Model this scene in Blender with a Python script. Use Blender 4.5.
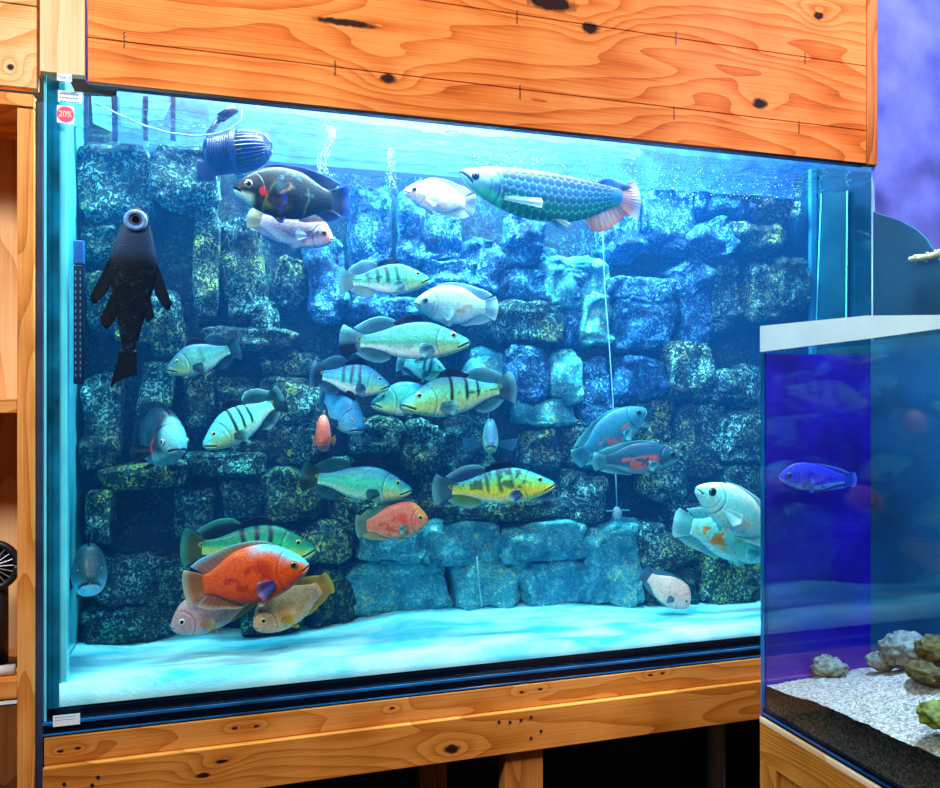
import bpy, math, random
import numpy as np
from mathutils import Vector, Matrix

scene = bpy.context.scene
for _o in list(bpy.data.objects):
    bpy.data.objects.remove(_o, do_unlink=True)

# ------------------------------------------------------------------ camera, world, lights
C17, S17 = math.cos(math.radians(17)), math.sin(math.radians(17))
CZ = 1.35            # camera height above the floor
CY = -1.4            # camera stands 1.4 m in front of the big aquarium's glass
F = 800.0            # focal length in pixels of the 940 px frame
cam = bpy.data.cameras.new('camera')
cam.lens = F / 940 * 36
cam.sensor_width = 36
cam.shift_y = 3 / 940
cam.clip_start = 0.02
camo = bpy.data.objects.new('camera', cam)
camo.location = (0, CY, CZ)
camo.rotation_euler = (math.radians(90), 0, math.radians(-17))
scene.collection.objects.link(camo)
scene.camera = camo

world = bpy.data.worlds.new('world')
scene.world = world
world.use_nodes = True
world.node_tree.nodes['Background'].inputs[0].default_value = (0.25, 0.30, 0.40, 1)
world.node_tree.nodes['Background'].inputs[1].default_value = 0.05

vs = scene.view_settings
vs.view_transform = 'Standard'
vs.look = 'None'
vs.exposure = 0.05
vs.gamma = 1.0
vs.use_curve_mapping = False
scene.cycles.transparent_max_bounces = 40
scene.cycles.max_bounces = 8
scene.cycles.diffuse_bounces = 3
scene.cycles.glossy_bounces = 4
scene.cycles.transmission_bounces = 6
scene.cycles.volume_bounces = 0
scene.cycles.caustics_reflective = False
scene.cycles.caustics_refractive = False
scene.cycles.sample_clamp_indirect = 4


def area(name, loc, target, sx, sy, power, color, spread=180):
    l = bpy.data.lights.new(name, 'AREA')
    l.shape = 'RECTANGLE'
    l.size, l.size_y = sx, sy
    l.energy = power
    l.color = color
    l.spread = math.radians(spread)
    o = bpy.data.objects.new(name, l)
    o.location = loc
    zz = (Vector(loc) - Vector(target)).normalized()
    xx = (Vector((1, 0, 0)) - zz * zz.x).normalized()      # the long side of a lamp runs along the room's x axis
    o.rotation_euler = Matrix((xx, zz.cross(xx), zz)).transposed().to_euler()
    scene.collection.objects.link(o)
    return o

# the aquarium's own lamps, hung in the hood above the water
area('aquarium_lamp', (0.25, 0.10, CZ + 0.98), (0.27, 0.13, CZ), 0.90, 0.12, 52, (0.72, 0.96, 1.0))
area('aquarium_lamp', (0.60, 0.06, CZ + 1.00), (0.60, 0.20, CZ - 0.1), 0.60, 0.10, 62, (0.50, 0.85, 1.0))
area('aquarium_lamp', (1.02, 0.12, CZ + 0.98), (1.02, 0.14, CZ), 0.5, 0.12, 16, (0.62, 0.90, 1.0))
# room light: a bright shop lamp behind the viewer, high on the left, and a weaker one to the right
area('room_lamp_and_fill', (-0.45, -1.5, 2.92), (0.0, 0.0, 1.6), 0.5, 0.4, 37, (1.0, 0.93, 0.84))
area('room_lamp_and_fill', (0.75, -1.35, 2.92), (0.6, 0.0, 0.9), 0.5, 0.4, 10, (1.0, 0.86, 0.72))
area('room_lamp_and_fill', (-1.3, -1.15, 2.55), (0.855, -0.5, 1.4), 0.3, 0.3, 30, (0.80, 0.92, 1.0))  # added cool fill, no known source, to brighten the side tank's rim
# small aquarium's blue actinic lamp, and the violet lamp on the wall above it
area('side_tank_lamp', (0.965, -0.62, CZ + 1.00), (0.96, -0.62, CZ), 0.12, 0.60, 11, (0.72, 0.82, 1.0), spread=75)
area('violet_lamp', (1.25, -0.55, CZ + 0.95), (1.45, 0.0, CZ + 0.35), 0.2, 0.2, 7, (0.62, 0.60, 1.0))

# ------------------------------------------------------------------ helpers
def P(px, py, y=0.0):
    """point where the line of sight through a photo pixel meets the vertical plane at world y"""
    u = (px - 470) / F
    w = (397 - py) / F
    t = (y - CY) / (C17 - u * S17)
    return Vector(((S17 + u * C17) * t, y, CZ + w * t))


def PX(px, py, x):
    """the same for the vertical plane at world x"""
    u = (px - 470) / F
    w = (397 - py) / F
    t = x / (S17 + u * C17)
    return Vector((x, CY + (C17 - u * S17) * t, CZ + w * t))


def depth(p):
    return p[0] * S17 + (p[1] - CY) * C17


def lin(h):
    h = h.lstrip('#')
    r = [int(h[i:i + 2], 16) / 255 for i in (0, 2, 4)]
    return tuple(c / 12.92 if c <= 0.04045 else ((c + 0.055) / 1.055) ** 2.4 for c in r)


def link(o):
    scene.collection.objects.link(o)
    return o


def tag(o, label=None, cat=None, group=None, kind=None):
    if label: o['label'] = label
    if cat: o['category'] = cat
    if group: o['group'] = group
    if kind: o['kind'] = kind
    return o


def empty(name, loc, label=None, cat=None, group=None, mat=None):
    o = bpy.data.objects.new(name, None)
    o.empty_display_size = 0.02
    if mat is not None:
        o.matrix_world = mat
    else:
        o.location = loc
    link(o)
    return tag(o, label, cat, group)


def mesh_obj(name, verts, faces, mat, parent=None, smooth=True, cols=None, mats=None, mat_idx=None):
    me = bpy.data.meshes.new(name)
    me.from_pydata([tuple(map(float, v)) for v in verts], [], faces)
    if smooth:
        me.polygons.foreach_set('use_smooth', [True] * len(me.polygons))
    if cols is not None:
        a = me.color_attributes.new('Col', 'FLOAT_COLOR', 'POINT')
        c4 = np.ones((len(verts), 4), dtype=np.float32)
        c4[:, :3] = cols
        a.data.foreach_set('color', c4.ravel())
    if mats:
        for m in mats: me.materials.append(m)
        if mat_idx is not None: me.polygons.foreach_set('material_index', mat_idx)
    elif mat:
        me.materials.append(mat)
    me.update()
    o = bpy.data.objects.new(name, me)
    if parent is not None:
        o.parent = parent
    link(o)
    return o


class MB:
    """collects boxes and tubes into one mesh"""
    def __init__(s):
        s.v, s.f = [], []

    def add(s, vs_, fs_):
        n = len(s.v)
        s.v += [tuple(v) for v in vs_]
        s.f += [tuple(i + n for i in f) for f in fs_]
        return s

    def box(s, x0, x1, y0, y1, z0, z1, b=0.0):
        if b <= 0:
            vs_ = [(x, y, z) for z in (z0, z1) for y in (y0, y1) for x in (x0, x1)]
            fs_ = [(0, 2, 3, 1), (4, 5, 7, 6), (0, 1, 5, 4), (2, 6, 7, 3), (0, 4, 6, 2), (1, 3, 7, 5)]
            return s.add(vs_, fs_)
        import bmesh
        bm = bmesh.new()
        bmesh.ops.create_cube(bm, size=1)
        for v in bm.verts:
            v.co = ((x0 + x1) / 2 + v.co.x * (x1 - x0), (y0 + y1) / 2 + v.co.y * (y1 - y0), (z0 + z1) / 2 + v.co.z * (z1 - z0))
        bmesh.ops.bevel(bm, geom=bm.edges[:], offset=b, segments=2, profile=0.5, affect='EDGES')
        bm.verts.ensure_lookup_table()
        vs_ = [v.co[:] for v in bm.verts]
        fs_ = [[v.index for v in f.verts] for f in bm.faces]
        bm.free()
        return s.add(vs_, fs_)

    def tube(s, pts, r, n=10, caps=True):
        pts = [Vector(p) for p in pts]
        rs = r if hasattr(r, '__len__') else [r] * len(pts)
        ring = []
        up = Vector((0, 0, 1))
        base = len(s.v)
        for i, p in enumerate(pts):
            d = (pts[min(i + 1, len(pts) - 1)] - pts[max(i - 1, 0)]).normalized()
            a = d.cross(up)
            if a.length < 1e-3: a = d.cross(Vector((1, 0, 0)))
            a.normalize()
            b = d.cross(a)
            for k in range(n):
                th = 2 * math.pi * k / n
                s.v.append(tuple(p + (a * math.cos(th) + b * math.sin(th)) * rs[i]))
        for i in range(len(pts) - 1):
            for k in range(n):
                a0 = base + i * n + k; a1 = base + i * n + (k + 1) % n
                s.f.append((a0, a1, a1 + n, a0 + n))
        if caps:
            s.f.append(tuple(base + k for k in range(n))[::-1])
            s.f.append(tuple(base + (len(pts) - 1) * n + k for k in range(n)))
        return s

    def build(s, name, mat, parent=None, smooth=False):
        return mesh_obj(name, s.v, s.f, mat, parent, smooth)


def box(name, x0, x1, y0, y1, z0, z1, mat, parent=None, b=0.0):
    return MB().box(x0, x1, y0, y1, z0, z1, b).build(name, mat, parent)


def structure(o):
    o['kind'] = 'structure'
    return o


# value noise on numpy arrays
_rng = np.random.RandomState(7)
_tab = _rng.rand(64, 64, 64)

def vnoise(x, y, z=0.0):
    x, y, z = np.broadcast_arrays(np.asarray(x, float), np.asarray(y, float), np.asarray(z, float))
    xi, yi, zi = np.floor(x).astype(int), np.floor(y).astype(int), np.floor(z).astype(int)
    fx, fy, fz = x - xi, y - yi, z - zi
    fx, fy, fz = [f * f * (3 - 2 * f) for f in (fx, fy, fz)]
    def g(a, b, c): return _tab[(xi + a) & 63, (yi + b) & 63, (zi + c) & 63]
    def mix(a, b, t): return a + (b - a) * t
    return mix(mix(mix(g(0, 0, 0), g(1, 0, 0), fx), mix(g(0, 1, 0), g(1, 1, 0), fx), fy),
               mix(mix(g(0, 0, 1), g(1, 0, 1), fx), mix(g(0, 1, 1), g(1, 1, 1), fx), fy), fz)

def fbm(x, y, z=0.0, o=4):
    a, s, t = 0.5, 0, 0
    f = 1.0
    for _ in range(o):
        s = s + a * vnoise(x * f + 13.1 * _, y * f + 7.7 * _, z * f + 3.3 * _)
        t += a
        a *= 0.5
        f *= 2.03
    return s / t

def sstep(a, b, x):
    t = np.clip((x - a) / (b - a + 1e-9), 0, 1)
    return t * t * (3 - 2 * t)

# ------------------------------------------------------------------ materials
def new_mat(name):
    m = bpy.data.materials.new(name)
    m.use_nodes = True
    nt = m.node_tree
    nt.nodes.clear()
    out = nt.nodes.new('ShaderNodeOutputMaterial')
    return m, nt, out

def N(nt, t, **kw):
    n = nt.nodes.new(t)
    for k, v in kw.items(): setattr(n, k, v)
    return n

def plain(name, col, rough=0.5, metal=0.0, noise=0.0, nscale=20, bump=0.0, coat=0.0, spec=0.5):
    m, nt, out = new_mat(name)
    b = N(nt, 'ShaderNodeBsdfPrincipled')
    b.inputs['Base Color'].default_value = (*col, 1)
    b.inputs['Roughness'].default_value = rough
    b.inputs['Metallic'].default_value = metal
    b.inputs['Coat Weight'].default_value = coat
    b.inputs['Specular IOR Level'].default_value = spec
    tc = N(nt, 'ShaderNodeTexCoord')
    nz = N(nt, 'ShaderNodeTexNoise')
    nz.inputs['Scale'].default_value = nscale
    nz.inputs['Detail'].default_value = 5
    nt.links.new(tc.outputs['Object'], nz.inputs['Vector'])
    r = N(nt, 'ShaderNodeValToRGB')
    e = r.color_ramp.elements
    e[0].position, e[1].position = 0.3, 0.7
    e[0].color = (*[c * (1 - noise) for c in col], 1)
    e[1].color = (*[min(1, c * (1 + noise)) for c in col], 1)
    nt.links.new(nz.outputs['Fac'], r.inputs['Fac'])
    nt.links.new(r.outputs[0], b.inputs['Base Color'])
    if bump:
        bp = N(nt, 'ShaderNodeBump')
        bp.inputs['Strength'].default_value = bump
        bp.inputs['Distance'].default_value = 0.004
        nt.links.new(nz.outputs['Fac'], bp.inputs['Height'])
        nt.links.new(bp.outputs[0], b.inputs['Normal'])
    nt.links.new(b.outputs[0], out.inputs[0])
    return m

def clear_mat(name, tint, gloss_lo, gloss_hi, rough=0.0, bump=None):
    """clear pane or water skin: light goes straight through, part of it is mirrored, more at a glancing angle"""
    m, nt, out = new_mat(name)
    tr = N(nt, 'ShaderNodeBsdfTransparent'); tr.inputs[0].default_value = (*tint, 1)
    gl = N(nt, 'ShaderNodeBsdfGlossy'); gl.inputs['Roughness'].default_value = rough
    lw = N(nt, 'ShaderNodeLayerWeight'); lw.inputs['Blend'].default_value = 0.5
    mr = N(nt, 'ShaderNodeMapRange')
    mr.inputs['To Min'].default_value = gloss_lo
    mr.inputs['To Max'].default_value = gloss_hi
    pw = N(nt, 'ShaderNodeMath', operation='POWER'); pw.inputs[1].default_value = 3.0
    nt.links.new(lw.outputs['Facing'], pw.inputs[0])
    nt.links.new(pw.outputs[0], mr.inputs['Value'])
    mx = N(nt, 'ShaderNodeMixShader')
    nt.links.new(mr.outputs[0], mx.inputs[0])
    nt.links.new(tr.outputs[0], mx.inputs[1]); nt.links.new(gl.outputs[0], mx.inputs[2])
    if bump:
        tc = N(nt, 'ShaderNodeTexCoord'); mp = N(nt, 'ShaderNodeMapping')
        mp.inputs['Scale'].default_value = bump[0]
        nz = N(nt, 'ShaderNodeTexNoise'); nz.inputs['Scale'].default_value = 1; nz.inputs['Detail'].default_value = 4
        bp = N(nt, 'ShaderNodeBump'); bp.inputs['Strength'].default_value = bump[1]; bp.inputs['Distance'].default_value = 0.01
        nt.links.new(tc.outputs['Object'], mp.inputs[0]); nt.links.new(mp.outputs[0], nz.inputs['Vector'])
        nt.links.new(nz.outputs['Fac'], bp.inputs['Height']); nt.links.new(bp.outputs[0], gl.inputs['Normal'])
    nt.links.new(mx.outputs[0], out.inputs[0])
    return m

def wood_mat(name, along='X', light='#efb070', mid='#d98b45', dark='#8f4a1c', ring=34.0, knots=(), seed=0.0, rough=0.6):
    """pine: growth rings as level lines of a stretched noise field, bending round the knots (a, b, ra, rb) in metres along / across"""
    m, nt, out = new_mat(name)
    L = nt.links.new
    tc = N(nt, 'ShaderNodeTexCoord')
    sp = N(nt, 'ShaderNodeSeparateXYZ'); L(tc.outputs['Object'], sp.inputs[0])
    ax = {'X': ('X', 'Z', 'Y'), 'Y': ('Y', 'Z', 'X'), 'Z': ('Z', 'X', 'Y')}[along]
    A, B, D = sp.outputs[ax[0]], sp.outputs[ax[1]], sp.outputs[ax[2]]
    def M(op, a, b=None, c=None, clamp=False):
        n = N(nt, 'ShaderNodeMath', operation=op); n.use_clamp = clamp
        for i, q in enumerate((a, b, c)):
            if q is None: continue
            if isinstance(q, (int, float)): n.inputs[i].default_value = q
            else: L(q, n.inputs[i])
        return n.outputs[0]
    cb = N(nt, 'ShaderNodeCombineXYZ')
    L(M('MULTIPLY', A, 1.6), cb.inputs[0]); L(M('MULTIPLY', B, 8.0), cb.inputs[1]); L(M('MULTIPLY_ADD', D, 3.0, seed), cb.inputs[2])
    nz = N(nt, 'ShaderNodeTexNoise'); nz.inputs['Scale'].default_value = 1; nz.inputs['Detail'].default_value = 2.2; nz.inputs['Roughness'].default_value = 0.42
    L(cb.outputs[0], nz.inputs['Vector'])
    field = M('ADD', M('MULTIPLY', nz.outputs['Fac'], 0.55), M('MULTIPLY', B, 1.3))
    knotmask = None
    for (ka, kb, ra, rb) in knots:
        da = M('DIVIDE', M('SUBTRACT', A, ka), ra * 1.25); db = M('DIVIDE', M('SUBTRACT', B, kb), rb * 1.25)
        d2 = M('ADD', M('MULTIPLY', da, da), M('MULTIPLY', db, db))
        g = M('EXPONENT', M('MULTIPLY', d2, -0.10))
        field = M('ADD', field, M('MULTIPLY', g, 0.10))
        n2 = N(nt, 'ShaderNodeTexNoise'); n2.inputs['Scale'].default_value = 90
        L(tc.outputs['Object'], n2.inputs['Vector'])
        k = M('SUBTRACT', 1.0, M('MULTIPLY', M('ADD', d2, M('MULTIPLY', n2.outputs['Fac'], 1.0)), 0.66), clamp=True)
        k = M('MULTIPLY', k, 2.4, clamp=True)
        knotmask = k if knotmask is None else M('MAXIMUM', knotmask, k)
    s = M('FRACT', M('MULTIPLY', field, ring))
    s = M('POWER', s, 2.2)
    # fine fibres
    cb2 = N(nt, 'ShaderNodeCombineXYZ')
    L(M('MULTIPLY', A, 6), cb2.inputs[0]); L(M('MULTIPLY', B, 420), cb2.inputs[1]); L(M('MULTIPLY', D, 420), cb2.inputs[2])
    nf = N(nt, 'ShaderNodeTexNoise'); nf.inputs['Scale'].default_value = 1; nf.inputs['Detail'].default_value = 3
    L(cb2.outputs[0], nf.inputs['Vector'])
    nb = N(nt, 'ShaderNodeTexNoise'); nb.inputs['Scale'].default_value = 5.5; nb.inputs['Detail'].default_value = 3
    L(tc.outputs['Object'], nb.inputs['Vector'])
    f = M('ADD', M('MULTIPLY', s, 0.48), M('ADD', M('MULTIPLY', M('SUBTRACT', nf.outputs['Fac'], 0.5), 0.8), M('MULTIPLY', M('SUBTRACT', nb.outputs['Fac'], 0.40), 1.1)), clamp=True)
    r = N(nt, 'ShaderNodeValToRGB')
    e = r.color_ramp.elements
    e[0].position = 0.0; e[0].color = (*lin(light), 1)
    e[1].position = 1.0; e[1].color = (*lin(dark), 1)
    q = e.new(0.45); q.color = (*lin(mid), 1)
    L(f, r.inputs[0])
    col = r.outputs[0]
    if knotmask is not None:
        mx = N(nt, 'ShaderNodeMix', data_type='RGBA')
        L(knotmask, mx.inputs[0]); L(col, mx.inputs[6]); mx.inputs[7].default_value = (*lin('#2a0c06'), 1)
        col = mx.outputs[2]
    b = N(nt, 'ShaderNodeBsdfPrincipled')
    L(col, b.inputs['Base Color'])
    b.inputs['Roughness'].default_value = rough
    b.inputs['Specular IOR Level'].default_value = 0.18
    bp = N(nt, 'ShaderNodeBump'); bp.inputs['Strength'].default_value = 0.12; bp.inputs['Distance'].default_value = 0.002
    L(nf.outputs['Fac'], bp.inputs['Height']); L(bp.outputs[0], b.inputs['Normal'])
    L(b.outputs[0], out.inputs[0])
    return m

def rock_mat(name, dark, mid, spark, edge):
    m, nt, out = new_mat(name)
    L = nt.links.new
    tc = N(nt, 'ShaderNodeTexCoord')
    n1 = N(nt, 'ShaderNodeTexNoise'); n1.inputs['Scale'].default_value = 16; n1.inputs['Detail'].default_value = 6; n1.inputs['Roughness'].default_value = 0.65
    n2 = N(nt, 'ShaderNodeTexNoise'); n2.inputs['Scale'].default_value = 85; n2.inputs['Detail'].default_value = 5; n2.inputs['Distortion'].default_value = 1.8; n2.inputs['Roughness'].default_value = 0.7
    n3 = N(nt, 'ShaderNodeTexNoise'); n3.inputs['Scale'].default_value = 7; n3.inputs['Detail'].default_value = 3
    for n in (n1, n2, n3): L(tc.outputs['Object'], n.inputs['Vector'])
    r1 = N(nt, 'ShaderNodeValToRGB'); e = r1.color_ramp.elements
    e[0].position, e[1].position = 0.36, 0.68
    e[0].color, e[1].color = (*lin(dark), 1), (*lin(mid), 1)
    L(n1.outputs['Fac'], r1.inputs[0])
    # encrusted algae flecks, with bright glints put into the colour
    r2 = N(nt, 'ShaderNodeValToRGB'); e = r2.color_ramp.elements
    e[0].position, e[1].position = 0.53, 0.57
    e[0].color, e[1].color = (0, 0, 0, 1), (1, 1, 1, 1)
    L(n2.outputs['Fac'], r2.inputs[0])
    r3 = N(nt, 'ShaderNodeValToRGB'); e = r3.color_ramp.elements
    e[0].position, e[1].position = 0.42, 0.6
    e[0].color, e[1].color = (*lin(spark), 1), (*lin(edge), 1)
    L(n3.outputs['Fac'], r3.inputs[0])
    mul = N(nt, 'ShaderNodeMath', operation='MULTIPLY'); 
    r4 = N(nt, 'ShaderNodeValToRGB'); e = r4.color_ramp.elements
    e[0].position, e[1].position = 0.38, 0.62
    e[0].color, e[1].color = (0.12, 0.12, 0.12, 1), (1, 1, 1, 1)
    L(n1.outputs['Fac'], r4.inputs[0])
    L(r2.outputs[0], mul.inputs[0]); L(r4.outputs[0], mul.inputs[1])
    mx = N(nt, 'ShaderNodeMix', data_type='RGBA')
    L(mul.outputs[0], mx.inputs[0]); L(r1.outputs[0], mx.inputs[6]); L(r3.outputs[0], mx.inputs[7])
    b = N(nt, 'ShaderNodeBsdfPrincipled'); b.inputs['Roughness'].default_value = 0.75; b.inputs['Specular IOR Level'].default_value = 0.3
    L(mx.outputs[2], b.inputs['Base Color'])
    ad = N(nt, 'ShaderNodeMath', operation='ADD')
    L(n1.outputs['Fac'], ad.inputs[0]); 
    m3 = N(nt, 'ShaderNodeMath', operation='MULTIPLY'); m3.inputs[1].default_value = 0.35
    L(n2.outputs['Fac'], m3.inputs[0]); L(m3.outputs[0], ad.inputs[1])
    bp = N(nt, 'ShaderNodeBump'); bp.inputs['Strength'].default_value = 1.0; bp.inputs['Distance'].default_value = 0.02
    L(ad.outputs[0], bp.inputs['Height']); L(bp.outputs[0], b.inputs['Normal'])
    L(b.outputs[0], out.inputs[0])
    return m

def vcol_mat(name, rough=0.35, alpha=1.0, bump=0.25, bscale=260, coat=0.3, sheen=0.0):
    m, nt, out = new_mat(name)
    L = nt.links.new
    at = N(nt, 'ShaderNodeAttribute'); at.attribute_name = 'Col'
    tc = N(nt, 'ShaderNodeTexCoord')
    vo = N(nt, 'ShaderNodeTexVoronoi'); vo.inputs['Scale'].default_value = bscale
    L(tc.outputs['Object'], vo.inputs['Vector'])
    b = N(nt, 'ShaderNodeBsdfPrincipled'); b.inputs['Roughness'].default_value = rough
    b.inputs['Coat Weight'].default_value = coat; b.inputs['Coat Roughness'].default_value = 0.2; b.inputs['Specular IOR Level'].default_value = 0.28
    r = N(nt, 'ShaderNodeMapRange'); r.inputs['To Min'].default_value = 1.12; r.inputs['To Max'].default_value = 0.72
    L(vo.outputs['Distance'], r.inputs['Value'])
    vm = N(nt, 'ShaderNodeVectorMath', operation='SCALE')
    L(at.outputs['Color'], vm.inputs[0]); L(r.outputs[0], vm.inputs['Scale'])
    L(vm.outputs[0], b.inputs['Base Color'])
    bp = N(nt, 'ShaderNodeBump'); bp.inputs['Strength'].default_value = bump; bp.inputs['Distance'].default_value = 0.001; bp.invert = True
    L(vo.outputs['Distance'], bp.inputs['Height']); L(bp.outputs[0], b.inputs['Normal'])
    sh = b.outputs[0]
    if alpha < 1:
        tl = N(nt, 'ShaderNodeBsdfTranslucent'); L(at.outputs['Color'], tl.inputs[0])
        m1 = N(nt, 'ShaderNodeMixShader'); m1.inputs[0].default_value = 0.35
        L(sh, m1.inputs[1]); L(tl.outputs[0], m1.inputs[2])
        tr = N(nt, 'ShaderNodeBsdfTransparent')
        m2 = N(nt, 'ShaderNodeMixShader'); m2.inputs[0].default_value = alpha
        L(tr.outputs[0], m2.inputs[1]); L(m1.outputs[0], m2.inputs[2])
        sh = m2.outputs[0]
    L(sh, out.inputs[0])
    return m

M_body = vcol_mat('fish_skin', 0.45, 1.0, 0.35, 300, coat=0.08)
M_scaly = vcol_mat('arowana_scales', 0.42, 1.0, 0.1, 900, coat=0.08)
M_fin = vcol_mat('fin_membrane', 0.5, 0.72, 0.0, 500, coat=0.1)
M_dark = plain('black_plastic', (0.008, 0.010, 0.014), 0.4, noise=0.2)
M_pump = plain('dark_blue_plastic', lin('#101a4a'), 0.35, noise=0.2)
M_pump_l = plain('slate_blue_plastic', lin('#3a4a86'), 0.35, noise=0.15)
M_white = plain('white_paper', (0.85, 0.87, 0.9), 0.6, noise=0.05)
M_pupil = plain('eye_pupil', (0.004, 0.004, 0.006), 0.08, coat=1.0)
M_black = plain('black_trim', (0.002, 0.004, 0.010), 0.3)
M_blacktrim = plain('blue_black_silicone', lin('#020c1e'), 0.2, noise=0.3)
M_tube = plain('pale_airline', lin('#8cc8d8'), 0.4)
M_wall_dark = plain('dark_wall', (0.02, 0.018, 0.018), 0.8, noise=0.2)

# ------------------------------------------------------------------ the room
M_floor = plain('dark_floor_tiles', (0.03, 0.028, 0.026), 0.5, noise=0.2, nscale=6)
structure(box('floor', -2.6, 3.0, -3.6, 0.72, -0.05, 0.0, M_floor))
structure(box('wall_back', -2.6, 3.0, 0.66, 0.72, 0.0, 3.0, M_wall_dark))
structure(box('wall_left', -2.66, -2.6, -3.6, 0.72, 0.0, 3.0, M_wall_dark))
structure(box('wall_front', -2.6, 3.0, -3.66, -3.6, 0.0, 3.0, plain('grey_plaster', (0.25, 0.25, 0.27), 0.8, noise=0.1)))
structure(box('ceiling', -2.66, 3.06, -3.66, 0.72, 3.0, 3.06, plain('ceiling_paint', (0.35, 0.34, 0.33), 0.8, noise=0.1)))
M_violet = plain('violet_plaster', lin('#6a78e8'), 0.7, noise=0.6, nscale=8, bump=0.6)
structure(box('wall_right', 3.0, 3.06, -3.6, 0.72, 0.0, 3.0, M_wall_dark))
# violet plastered wall stub beside the big aquarium
XR = P(873.5, 100, -0.012).x
structure(box('wall_side', XR, 2.9, -0.016, -0.0065, 0.0, 3.0, M_violet))

# ------------------------------------------------------------------ big aquarium
TX0, TX1 = P(43, 400, 0).x, 1.40
TB, TT = CZ - 0.535, CZ + 0.56        # base, top
FL = CZ - 0.495                        # inside floor
BACK = 0.315
WL = CZ + 0.487                        # water level
M_glass = clear_mat('clear_glass', (0.98, 0.998, 1.0), 0.004, 0.10)
M_glass_edge = plain('cyan_glass_edge', lin('#07688c'), 0.12, noise=0.7, nscale=14, coat=1.0)
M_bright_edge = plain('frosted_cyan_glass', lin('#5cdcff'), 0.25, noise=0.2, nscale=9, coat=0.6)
tank = empty('aquarium', ((TX0 + TX1) / 2, BACK / 2, TB), 'large glass aquarium full of cichlids set in the pine surround', 'aquarium')
tank_inv = Matrix.Translation(tank.location).inverted()
def tpart(o):
    o.parent = tank
    o.matrix_parent_inverse = tank_inv
    return o
tpart(box('front_glass', TX0 + 0.001, TX1, 0.0, 0.008, FL - 0.001, TT, M_glass))
tpart(box('back_glass', TX0, TX1, BACK + 0.002, BACK + 0.010, TB, WL + 0.004, plain('deep_blue_back_glass', lin('#041c4a'), 0.3)))
# left glass: dark bevelled edge in front, bright inner face
tpart(box('glass_edge', TX0, P(58, 400, 0).x, 0.0085, 0.02, FL, TT, M_glass_edge))
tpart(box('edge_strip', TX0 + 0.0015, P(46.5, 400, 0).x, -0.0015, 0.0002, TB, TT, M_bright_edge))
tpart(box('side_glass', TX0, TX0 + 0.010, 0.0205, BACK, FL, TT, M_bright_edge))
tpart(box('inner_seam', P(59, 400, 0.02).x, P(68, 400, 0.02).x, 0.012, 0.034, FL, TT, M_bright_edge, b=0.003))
M_side = plain('dark_teal_side_glass', lin('#0b4058'), 0.06, noise=0.7, nscale=5, coat=1.0, metal=0.6)
tpart(box('side_glass', TX1 - 0.01, TX1, 0.0085, BACK, FL, TT, M_side))
tpart(box('corner_seam', TX1 - 0.030, TX1 - 0.011, 0.228, 0.240, FL, TT, plain('blue_seam', lin('#1f78a4'), 0.3, noise=0.3), b=0.003))
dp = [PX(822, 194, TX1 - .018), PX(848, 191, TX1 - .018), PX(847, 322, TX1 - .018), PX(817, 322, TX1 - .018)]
M_reflect_pane = plain('green_teal_reflection', lin('#08323c'), 0.3, noise=0.4, nscale=12)
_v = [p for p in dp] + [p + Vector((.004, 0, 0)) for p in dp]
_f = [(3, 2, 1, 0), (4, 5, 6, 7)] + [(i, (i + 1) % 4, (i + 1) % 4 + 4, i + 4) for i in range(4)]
tpart(mesh_obj('reflection_pane', _v, _f, M_reflect_pane, smooth=False))  # added pane and edge strips standing for a reflection on the side glass
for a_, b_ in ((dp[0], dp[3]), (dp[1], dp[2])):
    tpart(MB().tube([a_ + Vector((-.002, 0, 0)), b_ + Vector((-.002, 0, 0))], .0018, 8).build('reflection_edge', M_bright_edge))
mb = MB()
mb.box(TX0, TX1, 0.009, BACK, TB, FL)
tpart(mb.build('base_slab', M_blacktrim))
tpart(box('bottom_trim', TX0, TX1, -0.002, 0.0088, TB, FL - 0.0145, M_blacktrim, b=0.002))
M_bluel = plain('blue_edge_line', lin('#0f5f9c'), 0.15, noise=0.6, nscale=8, coat=1)
tpart(box('base_line', TX0, XR - 0.002, -0.004, -0.0015, FL - 0.022, FL - 0.0165, M_bluel, b=0.001))
tpart(box('base_line', TX0, XR - 0.002, -0.005, -0.0022, TB + 0.002, TB + 0.005, M_bluel, b=0.001))

# water: skin and haze
def water_body():
    m, nt, out = new_mat('blue_water')
    ab = N(nt, 'ShaderNodeVolumeAbsorption'); ab.inputs['Color'].default_value = (0.0, 0.62, 0.93, 1); ab.inputs['Density'].default_value = 1.3
    sc = N(nt, 'ShaderNodeVolumeScatter'); sc.inputs['Color'].default_value = (0.03, 0.30, 1.0, 1); sc.inputs['Density'].default_value = 0.60
    sc.inputs['Anisotropy'].default_value = 0.0
    ad = N(nt, 'ShaderNodeAddShader')
    nt.links.new(ab.outputs[0], ad.inputs[0]); nt.links.new(sc.outputs[0], ad.inputs[1])
    nt.links.new(ad.outputs[0], out.inputs['Volume'])
    tr = N(nt, 'ShaderNodeBsdfTransparent')
    nt.links.new(tr.outputs[0], out.inputs['Surface'])
    o = box('water', TX0 + 0.011, TX1 - 0.011, 0.0087, BACK + 0.0015, FL + 0.001, WL - 0.004, m)
    return o
w = water_body()
tag(w, 'clear blue water filling the large aquarium', 'water', kind='stuff')
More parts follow.
